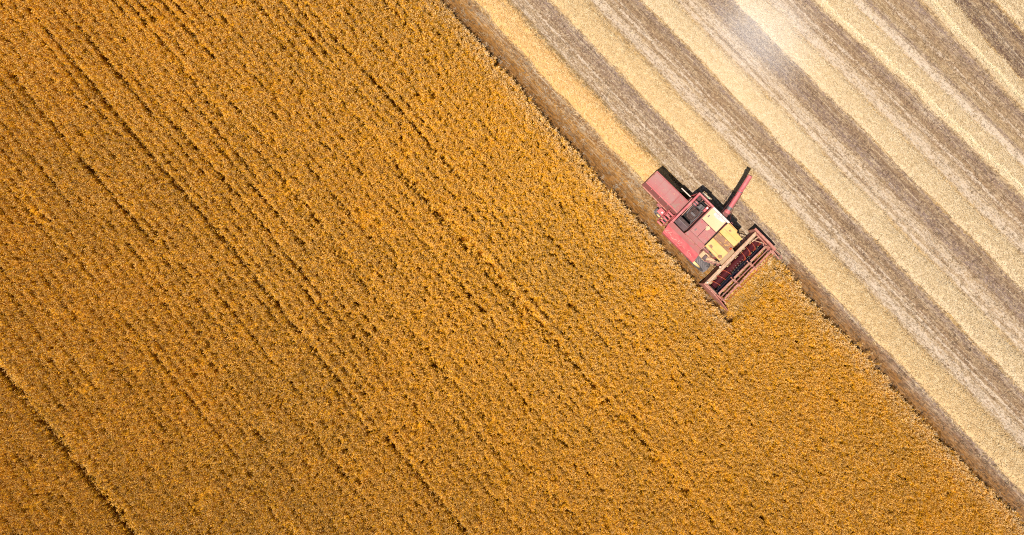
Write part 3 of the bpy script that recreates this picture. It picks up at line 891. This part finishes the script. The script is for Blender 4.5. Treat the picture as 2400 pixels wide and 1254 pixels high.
# worn round patch on the covers
pts = [(-.49 + .105 * math.cos(a) * (1 + .15 * math.sin(3 * a)), .165 + .12 * math.sin(a)) for a in [i * 6.2832 / 18 for i in range(18)]]
part(MB().prism(pts, 'z', 2.995, 2.998), 'worn_patch', 'cream', gt)
part(MB().add([(-1.06, -.52, 2.975), (-.0, -.52, 2.975), (.0, -.78, 2.80), (-1.10, -.78, 2.80), (-1.06, -.52, 2.93), (-.0, -.52, 2.93), (.0, -.78, 2.76), (-1.10, -.78, 2.76)],
               [(0, 1, 2, 3), (7, 6, 5, 4), (0, 4, 5, 1), (1, 5, 6, 2), (2, 6, 7, 3), (3, 7, 4, 0)]), 'tank_slope', 'rose_dark', gt)
part(MB().bar((-1.12, -.80, 2.84), (.04, -.80, 2.84), .035, .06).bar((.02, -.80, 2.84), (.02, -.56, 2.97), .035, .05), 'slope_trim', 'pink', gt)

# left side cladding: upper lean, long slanted panel, skirt
sp = MB()
def sheet(mb, a, b, c, d, th=.02):
    n_ = (Vector(b) - Vector(a)).cross(Vector(d) - Vector(a)).normalized() * th
    P = [Vector(x) for x in (a, b, c, d)]
    mb.hexa([p - n_ for p in P], P)
sheet(sp, (-1.96, -.80, 2.92), (-1.95, -1.00, 2.70), (.16, -1.00, 2.66), (.02, -.82, 2.82))
part(sp, 'side_panel', 'rose_dark')
sp2 = MB(); sheet(sp2, (-1.95, -1.005, 2.70), (-1.79, -1.32, 2.0), (.36, -1.36, 2.0), (.17, -1.005, 2.655))
sp2 = part(sp2, 'side_panel', 'red'); sp2['label'] = 'long bright red slanted side panel'
sk = MB(); sheet(sk, (-1.79, -1.325, 1.99), (-1.75, -1.30, 1.45), (.34, -1.30, 1.45), (.36, -1.362, 1.99))
part(sk, 'side_skirt', 'red')
# front closing cheek of the cladding
ch = MB(); sheet(ch, (.02, -.82, 2.82), (.17, -1.005, 2.655), (.36, -1.36, 1.99), (.30, -.60, 1.90))
part(ch, 'side_cheek', 'rose_edge')
ch = MB(); sheet(ch, (-1.96, -.80, 2.92), (-1.95, -1.00, 2.70), (-1.79, -1.32, 2.0), (-1.90, -.55, 1.95))
part(ch, 'side_cheek', 'rose_edge')
# bleached scratches worn along the panel
sc = MB()
def on_panel(s, k):      # k 0 top .. 1 bottom
    return (s, -1.01 - .325 * k - .003, 2.68 - .67 * k + .014)
r_ = random.Random(3); prev = on_panel(-1.85, .62)
for i in range(1, 34):
    s = -1.85 + i * .058; nx_ = on_panel(s, .62 + .10 * math.sin(i * .8) + r_.uniform(-.05, .05)); 
    if r_.random() < .82: sc.bar(prev, nx_, .010, .004)
    prev = nx_
for s in (-1.78, -1.62, -.95, -.88, -.30):
    sc.bar(on_panel(s, .62), on_panel(s + r_.uniform(-.04, .10), .32), .010, .004)
part(sc, 'worn_scratch', 'pale', sp2)

# cab: roof slabs, posts, glass
cab = MB(); cab.box(.06, .98, -.44, .92, 1.75, 1.85); cab.box(.03, .09, -.46, .94, 1.85, 2.94)
for s, t in ((.93, -.44), (.93, .90), (.12, -.46), (.12, .90)): cab.bar((s, t, 1.85), (s, t, 2.93), .06, .06)
cab = part(cab, 'cab', 'red')
part(MB().box(.965, .98, -.40, .86, 1.9, 2.9), 'windscreen', 'glass', cab)
part(MB().box(.16, .90, -.455, -.445, 1.9, 2.9), 'side_window', 'glass', cab)
part(MB().box(.16, .90, .915, .925, 1.9, 2.9), 'side_window', 'glass', cab)
roof = MB().prism([(.025, .435), (1.06, .415), (1.07, .975), (.66, 1.0), (.66, 1.055), (.045, 1.045)], 'z', 2.95, 3.05)
part(roof, 'roof_panel', 'yellow', cab, bevel=.012)['label'] = 'right yellow roof panel'
part(MB().box(.025, 1.075, .012, .408, 2.95, 3.03), 'roof_panel', 'rusty', cab, bevel=.010)['label'] = 'brown rusty middle roof panel'
part(MB().prism([(.015, -.545), (1.04, -.565), (1.055, .005), (.02, .005)], 'z', 2.95, 3.055), 'roof_panel', 'yellow', cab, bevel=.012)['label'] = 'left yellow roof panel'
bc = part(MB().tube([(1.0, .22, 3.03), (1.0, .22, 3.06)], .06, 14), 'beacon_base', 'black', cab)
part(MB().tube([(1.0, .22, 3.06), (1.0, .22, 3.16)], .058, 14, .04), 'beacon', 'beacon', cab)
part(MB().bar((.62, 1.075, 3.04), (.10, 1.085, 3.04), .03, .03), 'roof_gutter', 'yellow', cab)
part(MB().tube([(.98, -.48, 2.5), (1.12, -.72, 2.55)], .014).box(1.10, 1.13, -.82, -.68, 2.4, 2.62), 'mirror', 'black', cab)
# cab platform, steps and rail
pf = part(MB().prism([(.35, -.84), (.72, -.86), (1.40, -.50), (1.38, -.36), (.95, -.47), (.35, -.47)], 'z', 1.72, 1.76), 'platform', 'tan')
part(MB().bar((.72, -.86, 1.80), (1.40, -.52, 1.80), .04, .10).bar((1.38, -.36, 1.80), (1.40, -.52, 1.80), .04, .08), 'platform_edge', 'rose_dark', pf)
part(MB().tube([(.74, -.84, 1.78), (.74, -.84, 2.55), (1.15, -.62, 2.60), (1.36, -.50, 1.8)], .018), 'handrail', 'rose_dark', pf)
part(MB().box(.55, .70, -.84, -.62, 1.77, 1.95), 'tool_box', 'boxbrown', pf)

# feeder house down to the header
fh = MB(); fh.add([(.55, -.22, 1.30), (1.70, -.22, .35), (1.70, .78, .35), (.55, .78, 1.30), (.72, -.20, 1.80), (1.72, -.20, .95), (1.72, .76, .95), (.72, .76, 1.80)],
                  [(0, 3, 2, 1), (4, 5, 6, 7), (0, 1, 5, 4), (1, 2, 6, 5), (2, 3, 7, 6), (3, 0, 4, 7)])
part(fh, 'feeder_house', 'tan', bevel=.015)

# header ------------------------------------------------------------
T0, T1 = -1.56, 2.23
hd = MB()
hd.box(1.72, 1.78, T0 + .02, T1 - .02, .25, 1.02)
hd = part(hd, 'header', 'rose_dark')
part(MB().box(1.69, 1.80, T0 + .02, T1 - .02, 1.022, 1.12), 'top_beam', 'beam', hd, bevel=.01)
part(MB().add([(1.802, T0 + .03, 1.09), (1.92, T0 + .03, 1.03), (1.89, T1 - .03, 1.03), (1.802, T1 - .03, 1.09), (1.802, T0 + .03, 1.06), (1.91, T0 + .03, 1.0), (1.88, T1 - .03, 1.0), (1.802, T1 - .03, 1.06)],
               [(0, 1, 2, 3), (7, 6, 5, 4), (0, 4, 5, 1), (1, 5, 6, 2), (2, 6, 7, 3), (3, 7, 4, 0)]), 'top_sheet', 'beam', hd)
part(MB().box(1.80, 1.815, T0 + .05, T1 - .05, 1.095, 1.125), 'sheet_lip', 'pale', hd)
pan = MB(); nn_ = 8
pr = [(1.87, .98), (1.88, .6), (2.0, .32), (2.15, .2), (2.35, .17), (2.75, .12)]
vs_ = [(s, T0 + .03, h) for s, h in pr] + [(s, T1 - .03, h) for s, h in pr] + [(s, T0 + .03, h - .02) for s, h in pr] + [(s, T1 - .03, h - .02) for s, h in pr]
L_ = len(pr); fs_ = []
for i in range(L_ - 1): fs_ += [(i, i + 1, L_ + i + 1, L_ + i), (2 * L_ + i, 3 * L_ + i, 3 * L_ + i + 1, 2 * L_ + i + 1)]
part(pan.add(vs_, fs_), 'header_trough', 'black', hd)
# header auger: drum, two opposed spirals, fingers
part(MB().tube([(2.22, T0 + .08, .56), (2.22, T1 - .08, .56)], .185, 20), 'table_auger', 'maroon', hd, smooth=False)
def flight(t0, t1, hand, name, turns):
    n = int(turns * 22); v = []; f = []
    for i in range(n + 1):
        u = i / n; a = hand * u * turns * 6.28318; t = t0 + (t1 - t0) * u
        for rr, dt in ((.175, -.01), (.285, -.014), (.285, .014), (.175, .01)):
            v.append((2.22 + rr * math.sin(a), t + dt, .56 + rr * math.cos(a)))
    for i in range(n):
        for j in range(4): f.append((i * 4 + j, i * 4 + (j + 1) % 4, i * 4 + 4 + (j + 1) % 4, i * 4 + 4 + j))
    return part(MB().add(v, f), name, 'orange_red', hd)
flight(T0 + .14, -.05, 1, 'auger_flight', 3.4)
flight(T1 - .14, .85, 1, 'auger_flight', 3.4)
fg = MB()
for k in range(16):
    a = k * 2.1; t = -.02 + k * .055
    fg.tube([(2.26, t, .52), (2.26 + .31 * math.sin(a), t, .52 + .31 * math.cos(a))], .010, 6)
part(fg, 'auger_fingers', 'pale', hd)
# sickle bar with guards
kb = MB(); kb.box(2.70, 2.76, T0 + .04, T1 - .04, .13, .16)
part(kb, 'knife_bar', 'blueblack', hd)
gd = MB()
for k in range(48):
    t = T0 + .08 + k * (T1 - T0 - .16) / 47
    gd.add([(2.76, t - .018, .13), (2.76, t + .018, .13), (2.76, t, .17), (2.87, t, .135)], [(0, 1, 2), (0, 3, 1), (1, 3, 2), (2, 3, 0)])
part(gd, 'knife_guards', 'grey', hd)
# straw caught on the floor of the trough near both ends
stw = MB(); r_ = random.Random(5)
for k in range(170):
    t = random.choice([r_.gauss(T0 + .22, .10), r_.gauss(T1 - .35, .12), r_.uniform(T0 + .1, T1 - .1)]); s = r_.uniform(1.99, 2.08) if r_.random() < .6 else r_.uniform(2.45, 2.7)
    h = .75 - (s - 1.99) * 2 if s < 2.1 else .17; a = r_.uniform(0, 3.14); d = Vector((math.cos(a) * .3, math.sin(a), 0)) * r_.uniform(.03, .09)
    t = min(max(t, T0 + .15), T1 - .15)
    stw.bar(Vector((s, t, h)) - d, Vector((s, t, h + .02)) + d, .012, .006)
part(stw, 'caught_straw', 'rim', hd)
# dividers at both ends
dl = MB().prism([(1.66, .18), (2.9, .10), (3.5, .12), (3.74, .30), (3.70, .42), (3.1, .80), (2.3, 1.10), (1.66, 1.14)], 'y', T0 - .03, T0 + .012)
part(dl, 'divider', 'pink', hd); part(MB().bar((1.66, T0 - .01, 1.155), (2.3, T0 - .01, 1.115), .055, .03).bar((2.3, T0 - .01, 1.115), (3.1, T0 - .01, .815), .06, .03).bar((3.1, T0 - .01, .815), (3.72, T0 - .01, .43), .05, .03), 'divider_edge', 'pink', hd)
dr = MB().prism([(1.56, .25), (2.9, .10), (3.3, .12), (3.12, .95), (2.7, 1.16), (1.54, 1.25)], 'y', T1 - .012, T1 + .03)
part(dr, 'divider', 'pink', hd)
part(MB().bar((1.53, T1 + .035, 1.265), (2.70, T1 + .05, 1.175), .115, .05).bar((2.70, T1 + .05, 1.175), (3.10, T1 + .055, 1.07), .12, .05), 'divider_edge', 'pink', hd)
part(MB().bar((2.05, T1 - .06, 1.02), (3.25, T1 - .05, .86), .05, .05).bar((3.25, T1 - .05, .86), (3.66, T1 - .06, .72), .05, .05), 'divider_arm', 'pink', hd)
part(MB().tube([(3.05, T1 + .03, .9), (3.35, T1 + .06, .85), (3.62, T1 + .12, .80), (3.72, T1 + .06, .78), (3.68, T1 - .04, .75)], .018), 'divider_hook', 'rose_dark', hd)
part(MB().bar((1.95, T1 - .50, 1.05), (2.02, T1 - .05, 1.10), .04, .04).bar((1.92, T1 - .40, 1.04), (2.5, T1 - .10, 1.05), .035, .035), 'header_brace', 'beam', hd)
part(MB().bar((1.95, T0 + .12, 1.04), (2.55, T0 + .10, 1.02), .03, .04), 'header_brace', 'beam', hd)
part(MB().tube([(1.74, T0 + .15, 1.12), (1.74, T0 + .15, 1.24)], .04, 10).tube([(1.66, -.38, 1.12), (1.66, -.38, 1.2)], .045, 10), 'header_pin', 'pale', hd)

# reel: tube, spiders, slats
reel = MB(); RS, RZ = 2.83, .98
reel.tube([(RS, T0 + .08, RZ), (RS, T1 - .10, RZ)], .030, 10)
reel = part(reel, 'reel', 'rose_dark')
A0 = math.radians(8)
angs = [A0 + k * math.pi / 3 for k in range(6)]
for t in (T0 + .10, -.32, .87, T1 - .16):
    mb = MB()
    for a in angs:
        mb.bar((RS, t, RZ), (RS + .36 * math.cos(a), t, RZ + .36 * math.sin(a)), .06, .03)
    mb.tube([(RS, t - .05, RZ), (RS, t + .05, RZ)], .065, 12)
    part(mb, 'reel_spider', 'pink', reel)
for k, a in enumerate(angs):
    s, h = RS + .37 * math.cos(a), RZ + .37 * math.sin(a)
    m_ = ['orange_red', 'pink', 'beam', 'blueblack', 'soot', 'soot'][k]
    mb = MB(); mb.tube([(s, T0 + .10, h), (s, T1 - .16, h)], .017 if k != 3 else .024, 8)
    part(mb, 'reel_bar', m_, reel)
    if k in (1, 2, 4, 5):
        sl = MB()
        for t0, t1 in ((T0 + .13, -.36), (-.28, .83), (.91, T1 - .2)):
            # the thin boards taper away from each spider
            w0, w1 = (.02, .085) if k in (1, 4) else (.08, .03)
            ds = -.05 if k < 3 else .04
            sl.hexa([(s + ds - w0 / 2, t0, h - .03), (s + ds + w0 / 2, t0, h - .03), (s + ds + w1 / 2, t1, h - .03), (s + ds - w1 / 2, t1, h - .03)],
                    [(s + ds - w0 / 2, t0, h - .012), (s + ds + w0 / 2, t0, h - .012), (s + ds + w1 / 2, t1, h - .012), (s + ds - w1 / 2, t1, h - .012)])
        part(sl, 'reel_slat', 'pink' if k < 3 else 'rose_dark', reel)
    tn = MB()
    for j in range(28):
        t = T0 + .18 + j * (T1 - T0 - .42) / 27
        tn.bar((s, t, h), (s - .03, t, h - .13), .008, .008)
    part(tn, 'reel_tines', 'grey', reel)
part(MB().bar((1.80, T0 + .06, 1.15), (RS, T0 + .06, RZ + .04), .05, .06), 'reel_arm', 'pink', reel)
part(MB().bar((1.80, T1 - .09, 1.18), (RS, T1 - .09, RZ + .04), .05, .06), 'reel_arm', 'pink', reel)
part(MB().tube([(2.0, T0 + .14, 1.14), (2.6, T0 + .14, 1.06)], .022), 'reel_ram', 'black', reel)
part(MB().tube([(2.5, T1 - .13, .98), (2.5, T1 - .05, .98)], .10, 14).tube([(2.74, T1 - .13, .98), (2.74, T1 - .06, .98)], .08, 14), 'reel_sprocket', 'soot', reel)

# wheels -------------------------------------------------------------
def wheel(loc, R_, w, name, rimside, lugs=26):
    e = bpy.data.objects.new(name, None); COL.objects.link(e); e.parent = root; e.location = loc
    r = R_ - .045
    ty = MB(); ty.lathe_y([(r * .60, -w * .42), (r * .80, -w * .5), (r * .93, -w * .48), (r * .985, -w * .36), (r, 0), (r * .985, w * .36), (r * .93, w * .48), (r * .80, w * .5), (r * .60, w * .42)], 40)
    ty = part(ty, 'tyre', 'tyre', e)
    lg = MB()
    for k in range(lugs):
        for sd in (-1, 1):
            a = 2 * math.pi * (k + (.5 if sd > 0 else 0)) / lugs
            da = .75 * w / R_
            p = []
            for (y, aa) in ((sd * w * .02, a + da * .5), (sd * w * .26, a + da * .1), (sd * w * .47, a - da * .35)):
                rr = r + .016 if abs(y) < w * .4 else r * .955 + .012
                p.append(Vector((rr * math.cos(aa), y, rr * math.sin(aa))))
            for i in range(2):
                d = (p[i + 1] - p[i]).normalized(); rad = ((p[i] + p[i + 1]) / 2); rad.y = 0; rad.normalize()
                ac_ = d.cross(rad).normalized() * .020; rd = rad * .026
                lg.hexa([p[i] - ac_ - rd, p[i] + ac_ - rd, p[i] + ac_ + rd, p[i] - ac_ + rd], [p[i + 1] - ac_ - rd, p[i + 1] + ac_ - rd, p[i + 1] + ac_ + rd, p[i + 1] - ac_ + rd])
    part(lg, 'tread_lugs', 'tyre_lug', e)
    rm = MB(); rm.lathe_y([(r * .62, -w * .40), (r * .60, -w * .30), (r * .52, -w * .10), (r * .16, -w * .12), (r * .16, -w * .26), (.001, -w * .26)], 30)
    rm.lathe_y([(r * .62, w * .40), (r * .60, w * .30), (r * .52, w * .10), (r * .16, w * .12), (r * .16, w * .26), (.001, w * .26)], 30)
    part(rm, 'rim', 'rim', e)
wheel((.62, -.86, .74), .74, .50, 'front_wheel', -1)
wheel((.62, 1.26, .74), .74, .50, 'front_wheel', 1)
wheel((-2.30, -.47, .44), .44, .24, 'rear_wheel', -1, 18)
wheel((-2.30, .87, .44), .44, .24, 'rear_wheel', 1, 18)
ax = MB(); ax.tube([(.62, -.7, .74), (.62, 1.1, .74)], .09); ax.bar((-2.30, -.40, .50), (-2.30, .80, .50), .12, .14); ax.bar((-2.30, .2, .5), (-2.30, .2, .95), .12, .12)
part(ax, 'axle', 'black')
rf = part(MB().box(-2.66, -2.22, -.58, -.34, .96, 1.02).box(-2.62, -2.28, -.36, -.30, .8, 1.10), 'rear_fender', 'red', bevel=.01)
part(MB().tube([(-2.42, -.44, 1.02), (-2.42, -.44, 1.06)], .05, 12), 'fender_lamp', 'lampw', rf)
# rear ladder and its rails
ld = MB()
for k in range(5):
    f = k / 4; ld.bar((-2.36 + .03 * k, -.42 - .11 * k, 2.15 - .38 * k), (-2.04 + .03 * k, -.42 - .11 * k, 2.15 - .38 * k), .075, .025)
ladder = bpy.data.objects.new('ladder', None); COL.objects.link(ladder); ladder.parent = root
part(ld, 'rung', 'rose_edge', ladder)
ld = ladder
rl = MB()
for s in (-2.40, -2.02):
    rl.tube([(s, -.34, 2.55), (s + .01, -.50, 2.68), (s + .05, -.68, 2.45), (s + .12, -.86, 2.0), (s + .14, -.88, 1.2), (s + .13, -.84, .72)], .020)
    rl.tube([(s, -.38, 2.25), (s + .13, -.84, .72)], .024)
part(rl, 'ladder_rail', 'red', ld)

# unloading auger
p0, p1 = Vector((-.31, 1.46, 2.70)), Vector((-.90, 3.27, 3.60))
ua = MB(); ua.tube([p0, p0.lerp(p1, .5), p1], .118, 18)
ua = part(ua, 'unloading_auger', 'pipe_red', smooth=False)
dd = (p1 - p0).normalized()
part(MB().tube([p0 + dd * .0, p0 + dd * .10], .155, 18), 'auger_collar', 'pipe_red', ua)
part(MB().tube([p0.lerp(p1, .56), p0.lerp(p1, .58)], .128, 18).tube([p0.lerp(p1, .08), p0.lerp(p1, .16)], .126, 18), 'auger_band', 'grey', ua)
part(MB().tube([p1 - dd * .22 + Vector((0, 0, -.05)), p1 - dd * .06 + Vector((0, 0, -.42))], .13, 14, .10), 'spout', 'black', ua)
eb = MB(); eb.tube([(-.31, 1.46, 2.70), (-.27, 1.34, 2.50), (-.25, 1.28, 2.1), (-.25, 1.26, 1.3)], .16, 14)
part(eb, 'auger_elbow', 'rose_dark', ua)
pm = p0.lerp(p1, .62) + Vector((0, 0, .13))
part(MB().tube([(-.55, 1.20, 2.92), p0.lerp(p1, .34) + Vector((-.16, 0, .05)), pm], .012, 6).tube([(.05, 1.20, 2.92), (-.20, 1.62, 2.85), p0.lerp(p1, .58) + Vector((.10, 0, .12))], .012, 6), 'stay_cable', 'maroon', ua)

# drives and guards along the right side
rs = MB()
rs.prism([(.02, 1.22), (.44, 1.28), (.46, 1.36), (.34, 1.42), (.02, 1.30)], 'z', 2.15, 2.2)
part(rs, 'belt_guard', 'rose_edge')
for s, t, h, r in ((-.9, 1.06, 1.5, .30), (-.2, 1.06, 1.3, .22), (-1.6, 1.06, 1.25, .26), (.35, 1.03, 1.75, .16)):
    part(MB().lathe_y([(.001, -.03), (r, -.03), (r * .93, 0), (r, .03), (.001, .03)], 24, (s, t, h)), 'pulley', 'grey')
part(MB().bar((-.9, 1.06, 1.81), (.35, 1.03, 1.92), .05, .012).bar((-.9, 1.06, 1.2), (.35, 1.03, 1.58), .05, .012).bar((-1.6, 1.06, 1.52), (-.9, 1.06, 1.80), .05, .012), 'drive_belt', 'black')
part(MB().prism([(.92, 1.05), (1.22, 1.02), (1.14, 1.22), (.98, 1.24)], 'z', 1.6, 1.65), 'step_plate', 'pink')
hs_ = MB(); hs_.tube([(.9, 1.05, 1.7), (1.15, 1.35, 1.5), (1.45, 1.3, 1.2), (1.7, 1.2, 1.1)], .02, 6); hs_.tube([(.8, 1.0, 1.5), (1.1, 1.2, 1.7), (1.4, 1.55, 1.3), (1.69, 1.6, 1.1)], .016, 6)
part(hs_, 'hydraulic_hose', 'black')
part(MB().tube([(1.05, .98, .9), (1.7, 1.35, .7)], .03).tube([(.9, 1.2, 1.2), (1.7, 1.7, .9)], .025), 'drive_shaft', 'soot')
# chaff, rivets and grime on the machine
r_ = random.Random(9)
for nm, n, zone, par in (('roof_chaff', 110, (.05, 1.03, -.52, .98, 3.06), cab), ('tank_chaff', 150, (-1.0, -.05, -.50, 1.1, 3.006), gt), ('hood_chaff', 60, (-4.1, -2.1, -.20, .48, 2.612), hood), ('beam_chaff', 200, (1.70, 1.79, -1.5, 2.2, 1.125), hd), ('sheet_chaff', 170, (1.81, 1.84, -1.5, 2.2, 1.10), hd), ('platform_chaff', 50, (.4, 1.0, -.8, -.5, 1.775), pf)):
    mb = MB()
    for k in range(n):
        x = r_.uniform(zone[0], zone[1]); y = r_.uniform(zone[2], zone[3])
        if r_.random() < .5: y = zone[2] + (y - zone[2]) * .3 if r_.random() < .5 else zone[3] - (zone[3] - y) * .3
        a = r_.uniform(0, 3.14); d = Vector((math.cos(a), math.sin(a), 0)) * r_.uniform(.005, .016)
        c = Vector((x, y, zone[4])); w = Vector((-d.y, d.x, 0)).normalized() * r_.uniform(.002, .005)
        mb.add([c - d - w, c - d + w, c + d + w, c + d - w], [(0, 1, 2, 3)])
    part(mb, nm, 'rim', par)['kind'] = 'stuff'
rv = MB()
for k in range(19):
    for t in (-.19, .475): rv.box(-4.12 + k * .11, -4.105 + k * .11, t - .008, t + .008, 2.604, 2.612)
part(rv, 'rivets', 'rose_dark', hood)['kind'] = 'stuff'
for a_, b_ in (((-3.62, -.2), (-3.62, .49)), ((-3.1, -.2), (-3.1, .49))):
    part(MB().bar((a_[0], a_[1], 2.603), (b_[0], b_[1], 2.603), .018, .008), 'panel_seam', 'rose_dark', hood)
for t in (-.30, .62):
    part(MB().box(-.90, -.84, t - .06, t + .06, 2.995, 3.02), 'cover_latch', 'grey', gt)
for t in (-.42, .12, .70):
    part(MB().bar((.10, t, 3.062), (.98, t, 3.062), .012, .010), 'roof_crease', 'rusty', cab)
part(MB().prism([(.12, -.42), (.22, -.46), (.34, -.40), (.30, -.30), (.17, -.29)], 'z', 3.058, 3.060), 'roof_stain', 'rusty', cab)
part(MB().prism([(.78, -.50), (.98, -.52), (1.02, -.40), (.92, -.30), (.80, -.38)], 'z', 3.058, 3.060), 'roof_stain', 'rusty', cab)
part(MB().prism([(.30, .80), (.40, .78), (.44, .86), (.35, .90)], 'z', 3.053, 3.055), 'roof_stain', 'rusty', cab)
part(MB().bar((-.55, .29, 2.996), (-.55, -.49, 2.996), .014, .006), 'cover_gap', 'black', gt)
part(MB().bar((-1.02, .303, 2.998), (-.05, .303, 2.998), .016, .02), 'cover_gap', 'black', gt)
part(MB().bar((-.02, -.54, 2.996), (-.02, 1.0, 2.996), .035, .02), 'cover_gap', 'black', gt)
